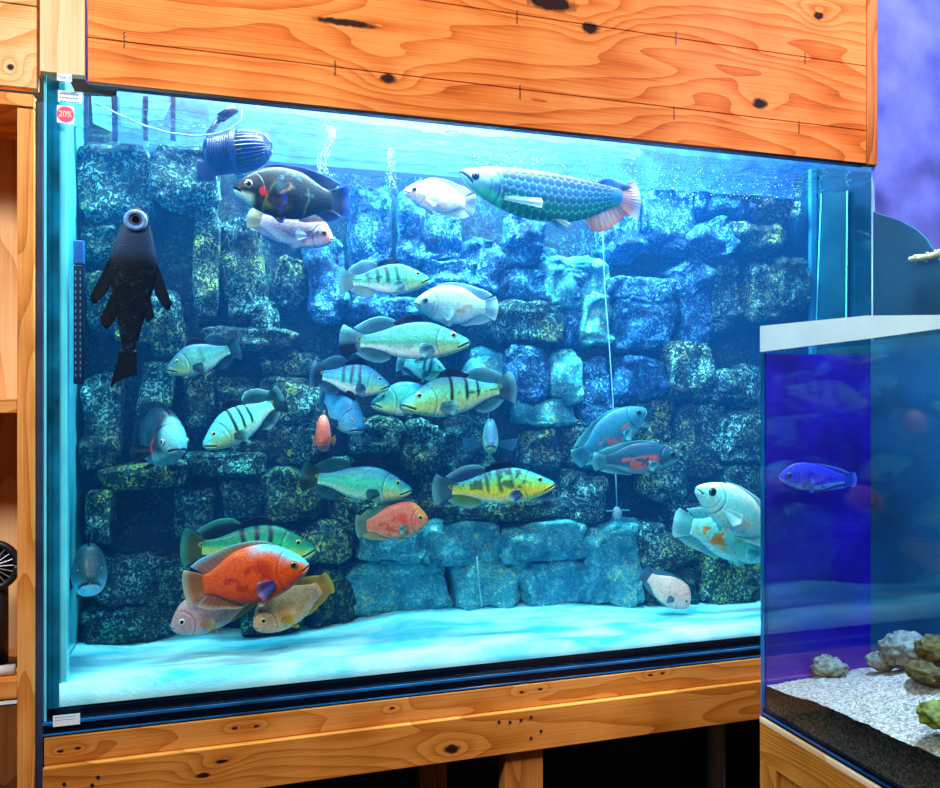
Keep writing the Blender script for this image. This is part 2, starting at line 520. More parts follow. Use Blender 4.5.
# rippled surface
nx, ny = 300, 60
gx = np.linspace(TX0 + 0.0115, TX1 - 0.0115, nx); gy = np.linspace(0.009, BACK, ny)
X, Y = np.meshgrid(gx, gy, indexing='ij')
Zw = WL + 0.016 * (fbm(X * 9, Y * 22, 1.0, 3) - 0.5) + 0.007 * (fbm(X * 40, Y * 90, 5.0, 2) - 0.5)
def gridfaces(nx, ny, off=0):
    return [(off + i * ny + j, off + (i + 1) * ny + j, off + (i + 1) * ny + j + 1, off + i * ny + j + 1) for i in range(nx - 1) for j in range(ny - 1)]
M_surf = clear_mat('water_skin', (0.95, 0.99, 1.0), 0.20, 0.95, 0.02)
wsf = mesh_obj('water_surface', np.stack([X, Y, Zw], -1).reshape(-1, 3), gridfaces(nx, ny), M_surf)
tag(wsf, 'rippled mirror-like water surface seen from below under the pine hood', 'water', kind='stuff')

# sand bed
nx, ny = 420, 90
gx = np.linspace(TX0 + 0.0115, TX1 - 0.0115, nx); gy = np.linspace(0.0095, BACK - 0.004, ny)
X, Y = np.meshgrid(gx, gy, indexing='ij')
front = np.interp(X, [TX0, 0.1, 0.45, 0.8, 1.05, 1.4], [-0.457, -0.460, -0.463, -0.470, -0.4725, -0.474])
px_b = [75, 130, 200, 260, 330, 400, 430, 480, 560, 640, 700, 760, 800]
py_b = [643, 645, 638, 636, 628, 612, 610, 608, 603, 606, 603, 599, 598]
bp_ = [P(a, b, 0.235) for a, b in zip(px_b, py_b)]
back = np.interp(X, [p.x for p in bp_], [p.z - CZ for p in bp_])
tt = np.clip((Y - 0.01) / 0.22, 0, 1)
Zs = front + (back - front) * sstep(0, 1, tt) + 0.010 * (fbm(X * 9, Y * 14, 2.0, 3) - 0.5) * np.sin(np.pi * np.clip(tt, 0, 1)) + 0.0022 * (fbm(X * 60, Y * 60, 4.0, 3) - 0.5)
V = np.stack([X, Y, CZ + Zs], -1).reshape(-1, 3)
Fc = gridfaces(nx, ny)
nV = len(V)
bot = np.array([[x, 0.0095, FL + 0.0012] for x in gx])
V = np.vstack([V, bot])
Fc += [(i * ny, nV + i, nV + i + 1, (i + 1) * ny) for i in range(nx - 1)]
def sand_mat():
    m, nt, out = new_mat('pale_cyan_sand'); L = nt.links.new
    tc = N(nt, 'ShaderNodeTexCoord')
    a = N(nt, 'ShaderNodeTexNoise'); a.inputs['Scale'].default_value = 13; a.inputs['Detail'].default_value = 5; a.inputs['Distortion'].default_value = 0.6
    mp = N(nt, 'ShaderNodeMapping'); mp.inputs['Scale'].default_value = (0.5, 1.4, 1.0)
    L(tc.outputs['Object'], mp.inputs[0]); L(mp.outputs[0], a.inputs['Vector'])
    r = N(nt, 'ShaderNodeValToRGB'); e = r.color_ramp.elements
    e[0].position, e[1].position = 0.36, 0.62
    e[0].color, e[1].color = (*lin('#34c4e4'), 1), (*lin('#b4f2fa'), 1)
    L(a.outputs['Fac'], r.inputs[0])
    v = N(nt, 'ShaderNodeTexVoronoi'); v.inputs['Scale'].default_value = 70
    L(tc.outputs['Object'], v.inputs['Vector'])
    r2 = N(nt, 'ShaderNodeValToRGB'); e = r2.color_ramp.elements
    e[0].position, e[1].position = 0.05, 0.09
    e[0].color, e[1].color = (0.06, 0.25, 0.33, 1), (1, 1, 1, 1)
    L(v.outputs['Distance'], r2.inputs[0])
    g = N(nt, 'ShaderNodeTexNoise'); g.inputs['Scale'].default_value = 9
    L(tc.outputs['Object'], g.inputs['Vector'])
    gr = N(nt, 'ShaderNodeValToRGB'); e = gr.color_ramp.elements
    e[0].position, e[1].position = 0.52, 0.56
    L(g.outputs['Fac'], gr.inputs[0])
    mx0 = N(nt, 'ShaderNodeMix', data_type='RGBA'); L(gr.outputs[0], mx0.inputs[0]); mx0.inputs[6].default_value = (1, 1, 1, 1); L(r2.outputs[0], mx0.inputs[7])
    mx = N(nt, 'ShaderNodeMix', data_type='RGBA', blend_type='MULTIPLY'); mx.inputs[0].default_value = 1
    L(r.outputs[0], mx.inputs[6]); L(mx0.outputs[2], mx.inputs[7])
    b = N(nt, 'ShaderNodeBsdfPrincipled'); b.inputs['Roughness'].default_value = 0.9
    L(mx.outputs[2], b.inputs['Base Color'])
    n = N(nt, 'ShaderNodeTexNoise'); n.inputs['Scale'].default_value = 300
    L(tc.outputs['Object'], n.inputs['Vector'])
    bp = N(nt, 'ShaderNodeBump'); bp.inputs['Strength'].default_value = 0.4; bp.inputs['Distance'].default_value = 0.002
    L(n.outputs['Fac'], bp.inputs['Height']); L(bp.outputs[0], b.inputs['Normal'])
    L(b.outputs[0], out.inputs[0])
    return m
sand = mesh_obj('sand', V, Fc, sand_mat())
tag(sand, 'pale cyan sand bed along the bottom of the large aquarium', 'sand', kind='stuff')

# ------------------------------------------------------------------ stacked-stone background
M_rock = [rock_mat('teal_rock', '#02141e', '#0e5664', '#a8fff4', '#e0ff60'),
          rock_mat('haze_blue_rock', '#052a62', '#1668b4', '#8cf8ff', '#5ce0ff'),  # blue haze of the tank centre is put into this rock colour
          rock_mat('cyan_rock', '#1080a0', '#48d4e4', '#b8fffa', '#e8ff80'),
          rock_mat('dark_rock', '#021520', '#06303f', '#5fd8c8', '#8cb83a')]
bg = empty('rock_background', (0.55, BACK, FL), 'moulded stacked-stone background covering the aquarium back wall', 'aquarium background')
bg_inv = Matrix.Translation(bg.location).inverted()
# base relief panel
nx, nz_ = 260, 180
gx = np.linspace(TX0 + 0.012, TX1 - 0.03, nx); gz = np.linspace(FL + 0.004, WL - 0.012, nz_)
X, Z = np.meshgrid(gx, gz, indexing='ij')
cell = fbm(X * 7, Z * 5, 0.3, 3)
Yb = BACK - 0.004 - 0.016 * sstep(0.35, 0.65, cell) - 0.018 * fbm(X * 30, Z * 22, 2.0, 4)
o = mesh_obj('relief_panel', np.stack([X, Yb, Z], -1).reshape(-1, 3), gridfaces(nx, nz_), rock_mat('crevice_shade_rock', '#010a12', '#03202c', '#2a8a88', '#4a6a28'), bg)  # near-black colour puts the shade of the gaps into the panel
o.matrix_parent_inverse = bg_inv

def stone(px0, py0, px1, py1, kind=0, yc=0.262, dy=0.030, seed=0, tilt=0.0):
    c = P((px0 + px1) / 2, (py0 + py1) / 2, yc)
    d = depth(c)
    a = P(px0, (py0 + py1) / 2, yc); b = P(px1, (py0 + py1) / 2, yc)
    hx = abs(b.x - a.x) / 2
    hz = (py1 - py0) / 2 / F * d
    nu, nv = 60, 48
    th = np.linspace(0, 2 * np.pi, nu, endpoint=False); ph = np.linspace(-np.pi / 2, np.pi / 2, nv)
    T, Ph = np.meshgrid(th, ph, indexing='ij')
    def sp(v, e): return np.sign(v) * np.abs(v) ** e
    e1 = 0.40
    ux = sp(np.cos(Ph), e1) * sp(np.cos(T), e1); uy = sp(np.cos(Ph), e1) * sp(np.sin(T), e1); uz = sp(np.sin(Ph), e1)
    x, y, z = ux * hx, uy * dy, uz * hz
    s = seed * 3.7
    nrm = 1.08 + 0.62 * (fbm(x * 26 + s, z * 26 + s, y * 16 + s, 4) - 0.5) - 0.30 * np.abs(2 * vnoise(x * 13 + s, z * 13 + 2 * s, 1.5) - 1)
    x, z = x * nrm * 0.97, z * nrm * 0.97
    y = y * nrm - 0.016 * np.abs(2 * vnoise(x * 30 + s, z * 18 + s, 4.2) - 1) * (uy < 0) - 0.040 * (fbm(x * 42 + s, z * 42, y * 20 + s, 4) - 0.5) * (uy < 0)
    ct, st = math.cos(tilt), math.sin(tilt)
    x, z = x * ct - z * st, x * st + z * ct
    W = np.stack([x + c.x, np.minimum(y + c.y, BACK - 0.001), z + c.z], -1)
    W[..., 0] = np.clip(W[..., 0], TX0 + 0.012, TX1 - 0.031)
    W[..., 2] = np.clip(W[..., 2], FL + 0.004, WL - 0.01)
    fs = [(i * nv + j, i * nv + j + 1, ((i + 1) % nu) * nv + j + 1, ((i + 1) % nu) * nv + j) for i in range(nu) for j in range(nv - 1)]
    o = mesh_obj('stone', W.reshape(-1, 3), fs, M_rock[kind], bg)
    o.matrix_parent_inverse = bg_inv
    return o

ST = [  # x0, y0, x1, y1, material, tilt
 (82,150,150,232,0,0.1),(150,150,222,215,0,-.1),(84,230,118,262,3,0),(196,218,218,330,0,0),(222,228,262,322,0,.05),
 (250,300,278,335,0,0),(276,258,304,312,0,-.1),(84,270,130,330,3,0),(148,290,186,360,0,.1),(120,328,190,342,0,0),
 (84,375,122,462,0,0),(140,362,172,420,0,-.1),(186,372,216,430,0,0),(218,382,252,432,3,0),(205,330,300,350,0,0),
 (262,352,320,376,0,.05),(262,378,310,420,0,0),(108,464,190,486,0,.1),(86,488,112,540,0,0),(178,488,214,532,0,0),
 (224,478,264,516,0,.1),(190,452,262,474,3,0),(100,556,160,600,0,0),(84,604,170,640,3,0),(160,556,190,600,3,0),
 (308,238,345,322,1,.1),(352,190,386,270,1,0),(396,196,420,262,1,0),(352,258,388,322,1,0),(415,220,460,262,1,.1),
 (466,240,500,300,1,0),(420,262,470,290,1,0),(506,218,540,248,1,-.1),(508,248,556,268,1,0),(500,272,572,302,1,0),
 (540,262,600,310,2,0),(486,304,556,342,3,0),(558,308,600,346,1,.05),(466,350,500,388,2,0),
 (500,348,545,400,1,0),(546,350,572,400,2,0),(512,400,570,424,2,0),(572,360,604,420,1,.1),(604,278,666,302,1,0),
 (578,298,606,344,2,0),(610,302,666,352,1,0),(560,420,594,468,0,.1),(596,420,640,470,0,0),(520,430,556,470,0,0),
 (352,300,420,318,1,0),(350,418,400,452,0,0),(404,424,440,470,0,-.05),(440,420,486,470,3,0),(300,390,330,440,0,0),
 (268,420,312,462,0,.1),(264,470,320,516,3,0),(330,460,352,520,0,0),(350,498,420,512,3,0),(420,470,440,518,0,0),
 (440,500,560,518,3,0),(560,474,604,522,0,0),(610,360,660,402,1,0),(610,402,668,440,0,.1),(640,440,680,500,0,0),
 (690,176,740,222,1,0),(742,178,796,224,0,0),(722,226,784,250,0,0),(684,226,722,262,1,.4),(664,262,700,292,1,.6),
 (676,270,704,346,1,0),(704,256,732,332,0,0),(744,266,772,324,0,0),(770,260,800,310,3,0),(664,340,706,400,0,.1),
 (600,190,640,262,1,0),(640,186,688,256,1,0),(706,370,732,400,0,0),(734,364,762,410,0,0),(676,404,716,470,0,0),
 (716,412,760,460,0,0),(720,462,762,492,3,0),(664,500,700,560,0,0),(700,540,764,600,0,0),(630,520,664,566,0,.1),
 (640,566,690,604,3,0),(354,524,420,560,2,.05),(354,556,450,616,2,0),(420,520,500,560,2,0),(452,556,520,606,2,0),
 (500,522,580,560,2,0),(520,556,600,604,2,0),(580,520,640,604,2,0),(300,520,352,560,0,0),(310,564,352,624,3,0),
 (380,336,460,350,0,0),(232,440,300,460,3,0),(270,530,300,560,0,0),(240,560,300,630,3,0),
]
for i, s in enumerate(ST):
    random.seed(i)
    yc = 0.262 + random.uniform(-0.012, 0.020)
    dy = 0.034 + random.uniform(-0.006, 0.010)
    stone(s[0] - 2, s[1] - 1.5, s[2] + 2, s[3] + 1.5, s[4], yc, dy, i + 1, s[5])
#STONES_END

# ------------------------------------------------------------------ pine surround
pz = lambda z: CZ + z
knots1 = [(P(547, 8).x, P(547, 8).z, .045, .014), (P(586, 33).x, P(586, 33).z, .018, .010), (P(345, 28).x, P(345, 28).z, .05, .006),
          (P(754, 107).x, P(754, 107).z, .018, .010), (P(386, 83).x, P(386, 83).z, .014, .008), (P(812, 20).x, P(812, 20).z, .012, .008)]
M_panel = wood_mat('orange_pine', 'X', '#f0964a', '#dc6e24', '#86300a', 19, knots1, 0.0)
hood = empty('pine_hood', (0.55, -0.01, pz(0.5)), 'broad pine plank panel boxed in above the large aquarium', 'wood panel')
def child(o, par):
    o.parent = par
    o.matrix_parent_inverse = Matrix.Translation(par.location).inverted()
    return o
x0, x1 = P(88, 50, -0.02).x, P(866, 50, -0.02).x
mb = MB()
for z0, z1 in ((0.497, 0.5655), (0.5672, 0.7025), (0.7042, 0.86), (0.8617, 1.1)):
    mb.box(x0, x1, -0.020, -0.003, pz(z0), pz(z1), b=0.0006)
child(mb.build('plank_face', M_panel), hood)
M_trimw = wood_mat('red_pine_trim', 'Z', '#d98a4a', '#b8622a', '#7a3412', 30, (), 3.0)
child(box('end_trim', x1 + 0.0005, XR - 0.001, -0.024, -0.003, pz(0.494), pz(1.1), M_trimw, b=0.001), hood)
M_surf_tint = plain('blue_surface_tint', lin('#1a5cb8'), 0.6, noise=0.5, nscale=22)
child(box('surface_tint_board', x0, 1.70, 0.330, 0.345, pz(0.44), pz(1.059), M_surf_tint), hood)  # added blue board that brightens the water surface seen from below
child(box('hood_top', x0, x1, 0.001, 0.64, pz(1.06), pz(1.08), M_wall_dark), hood)
child(box('lower_edge', x0, x1, -0.0195, -0.0035, pz(0.492), pz(0.4965), M_black), hood)
# corrugated fasteners across the plank seams
def fastener(px, py):
    p = P(px, py, -0.0205)
    pts = [(p.x + 0.0012 * (-1) ** k, -0.0206, p.z + (k - 4) * 0.0032) for k in range(9)]
    child(MB().tube(pts, 0.0008, 5).build('fastener', M_dark), hood)
for a in ((124, 40), (335, 68), (520, 92), (674, 113), (799, 127), (517, 17), (676, 38), (805, 58)):
    fastener(*a)

M_post = wood_mat('pale_pine_post', 'Z', '#f6cba0', '#e8ad78', '#c48650', 16, (), 5.0)
xa, xb = P(40, 50, -0.02).x, P(85, 50, -0.02).x
post = box('corner_post', xa, xb, -0.020, -0.003, pz(0.505), pz(1.1), M_post, b=0.001)
tag(post, 'pale upright pine board at the top corner of the large aquarium', 'wooden post')
M_led = plain('violet_strip', lin('#3a36e0'), 0.2, noise=0.5, nscale=60)
strip = box('gap_strip', xb + 0.0008, x0 - 0.0008, -0.013, -0.006, pz(0.497), pz(1.1), M_led, b=0.0008)
tag(strip, 'thin violet-blue strip in the gap between pine post and plank panel', 'strip')
M_beam = wood_mat('pine_side_beam', 'X', '#f2bc86', '#dc9450', '#a8602a', 22, [(P(14, 73).x, P(14, 73).z, .005, .005)], 8.0)
mb = MB()
xl, xr = P(-260, 50, -0.02).x, P(37, 50, -0.02).x
z1_ = P(20, 5, -0.02).z
mb.box(xl, xr, -0.022, -0.003, P(37, 89, -0.02).z, z1_ - 0.001, b=0.0008)
mb.box(xl, xr, -0.022, -0.003, z1_ + 0.001, pz(1.1), b=0.0008)
bm_ = mb.build('side_header', M_beam)
tag(bm_, 'pine header board above the open shelf unit, left of the post', 'wood panel')
tag(box('dark_gap_board', xr + 0.0003, xa - 0.0003, -0.012, -0.003, pz(0.50), pz(1.1), M_trimw), 'narrow brown board edge between header board and pale post', 'wooden strip')

# beam under the aquarium
kn2 = [(P(451, 748, -.012).x, P(451, 748, -.012).z, .014, .008), (P(203, 774, -.012).x, P(203, 774, -.012).z, .012, .004), (P(222, 760, -.012).x, P(222, 760, -.012).z, .010, .003)]
kn3 = [(P(a, b, -.005).x, P(a, b, -.005).z, .005, .0022) for a, b in ((60, 751), (78, 748), (235, 728), (256, 726), (522, 692), (540, 689), (392, 708), (650, 675), (662, 673))]
M_low = wood_mat('golden_pine_beam', 'X', '#dc8a3a', '#bc6a20', '#7c3c0c', 20, kn2, 11.0)
M_low2 = wood_mat('golden_pine_rail', 'X', '#e09244', '#c47026', '#944e14', 16, kn3, 14.0)
stand = empty('aquarium_stand', (0.5, 0.1, 0), 'pine beam stand carrying the large aquarium', 'aquarium stand')
bx0 = P(44, 750, -0.006).x
child(box('top_rail', bx0, 1.395, -0.006, 0.036, pz(-0.578), pz(-0.5355), M_low2, b=0.001), stand)
child(box('apron', bx0, 1.395, -0.017, 0.036, pz(-0.655), pz(-0.5785), M_low, b=0.0015), stand)
child(box('deck', bx0, 1.395, 0.037, 0.34, pz(-0.575), pz(-0.5355), M_low2), stand)
M_leg = wood_mat('amber_pine_leg', 'Z', '#c87a34', '#a85c20', '#6e340e', 24, (), 17.0)
for (a, b, yy) in ((505, 543, 0.0), (1175, 1230, 0.0), (47, 78, 0.0)):
    child(box('leg', P(a, 760, yy).x, P(b, 760, yy).x, yy, yy + 0.036, 0.0, pz(-0.6555), M_leg, b=0.001), stand)
for (a, b, yy) in ((420, 447, 0.28), (780, 806, 0.28)):
    child(box('leg', P(a, 760, yy).x, P(b, 760, yy).x, yy, yy + 0.036, 0.0, pz(-0.576), M_leg, b=0.001), stand)
screw = [(a, b) for a, b in ((499, 722), (510, 722), (521, 720), (531, 717), (541, 731), (531, 738), (98, 777), (64, 784), (92, 785))]
for a, b in screw:
    p = P(a, b, -0.0175)
    child(MB().tube([(p.x, -0.0172, p.z), (p.x, -0.0186, p.z)], 0.0028, 10).build('screw', M_dark), stand)
pc = P(716, 750, 0.2)
pipe = MB().tube([(pc.x, 0.2, 0.0), (pc.x, 0.2, pz(-0.577))], 0.021, 20).tube([(pc.x, 0.2, 0.02), (pc.x, 0.2, 0.28)], 0.025, 20).build('drain_pipe', plain('grey_pvc', (0.30, 0.32, 0.34), 0.4), smooth=True)
tag(pipe, 'grey plastic drain pipe standing in the dark space under the large aquarium', 'pipe')
structure(box('under_tank_dark_board', -0.4, 1.4, 0.36, 0.38, 0.0, pz(-0.58), plain('under_tank_shade', (0.006, 0.006, 0.007), 0.9)))  # near-black board added as the shade under the tank

# labels on the wood and glass
def text(s, loc, size, mat, parent, name='lettering', ext=0.0002, sx=1.0):
    cu = bpy.data.curves.new(name, 'FONT')
    cu.body = s; cu.size = size; cu.extrude = ext; cu.align_x = 'CENTER'; cu.align_y = 'CENTER'
    cu.materials.append(mat)
    o = bpy.data.objects.new(name, cu)
    o.location = loc
    o.rotation_euler = (math.radians(90), 0, 0)
    o.scale = (sx, 1, 1)
    o.parent = parent
    o.matrix_parent_inverse = Matrix.Translation(parent.location).inverted()
    link(o)
    bpy.context.view_layer.update()
    me = bpy.data.meshes.new_from_object(o.evaluated_get(bpy.context.evaluated_depsgraph_get()))
    o2 = bpy.data.objects.new(name, me)
    o2.parent = parent; o2.matrix_parent_inverse = o.matrix_parent_inverse.copy()
    o2.location, o2.rotation_euler, o2.scale = o.location, o.rotation_euler, o.scale
    bpy.data.objects.remove(o, do_unlink=True)
    return link(o2)
M_blue_ink = plain('blue_ink', lin('#2a8fe0'), 0.6)
def card(name, px0, py0, px1, py1, y, label, cat):
    a, b = P(px0, py0, y), P(px1, py1, y)
    r = empty(name, ((a.x + b.x) / 2, y, b.z), label, cat)
    child(box('paper', a.x, b.x, y - 0.0006, y, b.z, a.z, M_white), r)
    return r, a, b
r, a, b = card('shelf_label', 57, 73, 72, 82, -0.0201, 'small white label with blue writing stuck at the foot of the pale pine post', 'label')
text('Tank 12', ((a.x + b.x) / 2, -0.0210, (a.z + b.z) / 2), 0.0068, M_blue_ink, r, sx=0.9)
r, a, b = card('price_sticker', 57, 105, 74, 124, -0.0005, 'white square sticker with a round red 20% badge on the aquarium glass', 'sticker')
cx, cz = (a.x + b.x) / 2, (a.z + b.z) / 2
child(MB().tube([(cx, -0.0012, cz), (cx, -0.0016, cz)], 0.0125, 40).build('badge', plain('red_pink_ink', lin('#f0386a'), 0.5)), r)
text('20%', (cx, -0.0018, cz), 0.0135, plain('cream_ink', lin('#ffe9b0'), 0.5), r, sx=0.85)
r, a, b = card('notice_label', 58, 90, 82, 104, -0.0005, 'white paper notice with three lines of tiny print above the round red badge', 'label')
for k in range(3):
    mb = MB(); xx = a.x + 0.003; random.seed(k)
    while xx < b.x - 0.006:
        w_ = random.uniform(0.0015, 0.004)
        zc = a.z - 0.005 - k * 0.0062
        mb.box(xx, xx + w_, -0.0014, -0.0011, zc - 0.0011, zc + 0.0011); xx += w_ + 0.001
    child(mb.build('print_line', M_blue_ink), r)
r, a, b = card('torn_label', 53, 716, 80, 724, -0.0052, 'small torn white label at the bottom corner of the large aquarium', 'label')
for k in range(2):
    mb = MB(); xx = a.x + 0.003; random.seed(k + 9)
    while xx < b.x - 0.008:
        w_ = random.uniform(0.001, 0.003)
        zc = a.z - 0.003 - k * 0.0045
        mb.box(xx, xx + w_, -0.0061, -0.0058, zc - 0.0006, zc + 0.0006); xx += w_ + 0.0015
    child(mb.build('print_line', M_blue_ink), r)

# ------------------------------------------------------------------ open shelf unit on the left
M_sh = wood_mat('orange_shelf_pine', 'Z', '#eea258', '#d27c30', '#94501c', 24, [(P(27, 160).x, P(27, 160).z, .006, .03)], 21.0)
M_shx = wood_mat('shelf_board_pine', 'X', '#eea258', '#d27c30', '#94501c', 24, (), 23.0)
M_bk = wood_mat('pale_backboard', 'Z', '#efc08a', '#e0a468', '#b87840', 18, (), 25.0)
shelf = empty('shelf_unit', (-0.8, 0.1, 0), 'open pine shelf unit beside the large aquarium', 'shelf')
yf = -0.012
sx0, sx1 = P(17, 400, yf).x, P(34, 400, yf).x
top_z = P(20, 94, yf).z
child(box('upright', sx0, sx1, yf, 0.30, 0.0, P(20, 107, yf).z, M_sh, b=0.0015), shelf)
child(box('top_board', -1.4, sx1, yf - 0.004, 0.30, P(20, 107, yf).z + 0.0005, top_z, M_shx, b=0.0015), shelf)
child(box('back_panel', -1.4, sx0 - 0.001, 0.17, 0.18, 0.0, top_z - 0.02, M_bk), shelf)
child(box('shelf_board', -1.4, sx0 - 0.0005, yf + 0.002, 0.169, P(5, 413, yf).z, P(5, 399, yf).z, M_shx, b=0.001), shelf)
child(box('shelf_board', -1.4, sx0 - 0.0005, yf + 0.002, 0.169, P(5, 700, yf).z, P(5, 682, yf).z, M_shx, b=0.001), shelf)
child(box('side_cheek', sx1 + 0.0005, P(41, 400, yf).x, 0.0, 0.30, 0.0, top_z - 0.004, plain('slate_blue_side', lin('#3b4a72'), 0.3, noise=0.6, nscale=7)), shelf)
child(box('drawer_front', -1.4, sx0 - 0.001, yf + 0.006, yf + 0.02, 0.1, P(5, 706, yf).z, wood_mat('brown_drawer', 'Z', '#8a5024', '#6b3a16', '#3c1c08', 20, (), 27.0)), shelf)
child(box('edge_line', -1.4, sx0 - 0.001, yf + 0.004, yf + 0.012, P(5, 705.5, yf).z, P(5, 702, yf).z, M_white), shelf)
# small fan standing on the shelf
fc = P(-8, 566, 0.05)
fan = empty('desk_fan', (fc.x, fc.y, P(5, 682, yf).z), 'black round-headed fan at the edge of the shelf, partly out of frame', 'fan')
ring_pts = [(fc.x + 0.036 * math.cos(t), fc.y, fc.z + 0.036 * math.sin(t)) for t in np.linspace(0, 2 * math.pi, 33)]
child(MB().tube(ring_pts, 0.006, 10).build('rim', M_dark, smooth=True), fan)
mb = MB()
for k in range(20):
    t = 2 * math.pi * k / 20
    mb.tube([(fc.x + .006 * math.cos(t), fc.y - .006, fc.z + .006 * math.sin(t)), (fc.x + .034 * math.cos(t), fc.y - .003, fc.z + .034 * math.sin(t))], 0.0009, 5)
child(mb.build('grille', plain('grey_wire', (.35, .35, .38), .3, metal=.6)), fan)
child(MB().tube([(fc.x, fc.y + .03, fc.z), (fc.x, fc.y + .004, fc.z)], [0.02, 0.033], 24).build('housing', M_dark, smooth=True), fan)
child(MB().tube([(fc.x, fc.y + .016, fc.z - .03), (fc.x, fc.y + .016, P(5, 682, yf).z + 0.006)], 0.02, 12).tube([(fc.x, fc.y + .016, P(5, 682, yf).z + 0.007), (fc.x, fc.y + .016, P(5, 682, yf).z)], 0.036, 24).build('stand', M_dark, smooth=True), fan)
wp = P(2, 668, 0.02)
wt = MB().tube([(wp.x - 0.05, 0.02, P(5, 682, yf).z + 0.0085), (wp.x + 0.018, 0.02, P(5, 682, yf).z + 0.0085)], [0.007, 0.0085], 14).build('white_bottle', plain('white_plastic', (.6, .65, .7), .3), smooth=True)
tag(wt, 'small white tube lying on the lower shelf board under the fan', 'tube')

# ------------------------------------------------------------------ side aquarium on its cabinet
SX = 0.855
SY0 = -1.12                         # end nearest the viewer
cr = PX(761, 716, SX)
SY1 = cr.y
SB = cr.z
SW = 0.225
side = empty('aquarium', (SX + SW / 2, (SY0 + SY1) / 2, SB), 'small side aquarium with a violet-blue end panel and grey gravel', 'aquarium')
M_glass2 = clear_mat('side_tank_glass', (0.96, 0.99, 1.0), 0.03, 0.36)
ztop = PX(761, 326, SX).z
child(box('front_glass', SX, SX + 0.005, SY0, SY1, SB + 0.0142, ztop - 0.046, M_glass2), side)
M_blue = plain('violet_blue_film', lin('#1c0290'), 0.45, noise=0.45, nscale=9)
child(box('end_panel', SX + 0.0055, SX + SW, SY1 - 0.005, SY1, SB + 0.002, ztop - 0.046, M_blue), side)
M_teal = plain('teal_back_film', lin('#155878'), 0.5, noise=0.45, nscale=4)
child(box('back_panel', SX + SW - 0.004, SX + SW, SY0, SY1 - 0.0055, SB + 0.002, ztop - 0.02, M_teal), side)
child(box('base', SX + 0.0005, SX + SW, SY0, SY1, SB, SB + 0.014, M_blacktrim, b=0.001), side)
child(box('base_line', SX - 0.001, SX + 0.0004, SY0, SY1, SB + 0.005, SB + 0.008, M_bluel), side)
child(box('glass_edge', SX - 0.0006, SX + 0.004, SY1 - 0.004, SY1 + 0.0006, SB, ztop - 0.046, M_bluel), side)
# rim brace: white at the corner, narrowing toward the viewer
Y_ = [SY1, PX(868, 300, SX).y, PX(940, 300, SX).y, SY0]
zb = [PX(761, 352, SX).z, PX(868, 339, SX).z, PX(940, 329, SX).z, PX(940, 329, SX).z + 0.005]
zt = [PX(761, 326, SX).z, PX(868, 317, SX).z + 0.002, PX(940, 315, SX).z, PX(940, 315, SX).z + 0.003]
vs_, fs_ = [], []
for k in range(4):
    for (xx, zz) in ((SX - 0.002, zb[k]), (SX - 0.002, zt[k]), (SX + 0.006, zt[k]), (SX + 0.006, zb[k])):
        vs_.append((xx, Y_[k], zz))
for k in range(3):
    for j in range(4):
        fs_.append((k * 4 + j, (k + 1) * 4 + j, (k + 1) * 4 + (j + 1) % 4, k * 4 + (j + 1) % 4))
fs_ += [(3, 2, 1, 0), (12, 13, 14, 15)]
M_rim = plain('pale_blue_rim', lin('#d4f6ff'), 0.35, noise=0.12, nscale=12)
child(mesh_obj('rim_brace', vs_, fs_, M_rim, None, smooth=False), side)
# its water
m_, nt_, out_ = new_mat('side_tank_water')
ab = N(nt_, 'ShaderNodeVolumeAbsorption'); ab.inputs['Color'].default_value = (0.1, 0.5, 1.0, 1); ab.inputs['Density'].default_value = 1.5
tr = N(nt_, 'ShaderNodeBsdfTransparent'); nt_.links.new(ab.outputs[0], out_.inputs['Volume']); nt_.links.new(tr.outputs[0], out_.inputs['Surface'])
sw = box('water', SX + 0.0058, SX + SW - 0.0045, SY0 + 0.001, SY1 - 0.0055, SB + 0.0145, ztop - 0.05, m_)
tag(sw, 'blue water in the small side aquarium', 'water', kind='stuff')

# gravel bed
ny_, nx_ = 220, 60
gy = np.linspace(SY0 + 0.002, SY1 - 0.006, ny_); gx = np.linspace(SX + 0.006, SX + SW - 0.005, nx_)
Yg, Xg = np.meshgrid(gy, gx, indexing='ij')
pts = [PX(768, 686, SX + .006), PX(790, 695, SX + .006), PX(825, 706, SX + .006), PX(860, 722, SX + .006), PX(940, 757, SX + .006)]
fr = np.interp(Yg, [p.y for p in pts][::-1], [p.z for p in pts][::-1])
rise = np.interp(Yg, [-1.1, -0.7, -0.45, SY1], [0.055, 0.05, 0.045, 0.006])
tx = (Xg - SX) / SW
Zg = fr + rise * sstep(0, 0.7, tx) + 0.006 * (fbm(Xg * 40, Yg * 40, 1, 3) - 0.5) + 0.003 * (fbm(Xg * 160, Yg * 160, 7, 2) - 0.5)
V = np.stack([Xg, Yg, Zg], -1).reshape(-1, 3)
Fc = gridfaces(ny_, nx_)
nV = len(V)
V = np.vstack([V, np.array([[SX + 0.006, y, SB + 0.0143] for y in gy])])
Fc += [(i * nx_, (i + 1) * nx_, nV + i + 1, nV + i) for i in range(ny_ - 1)]
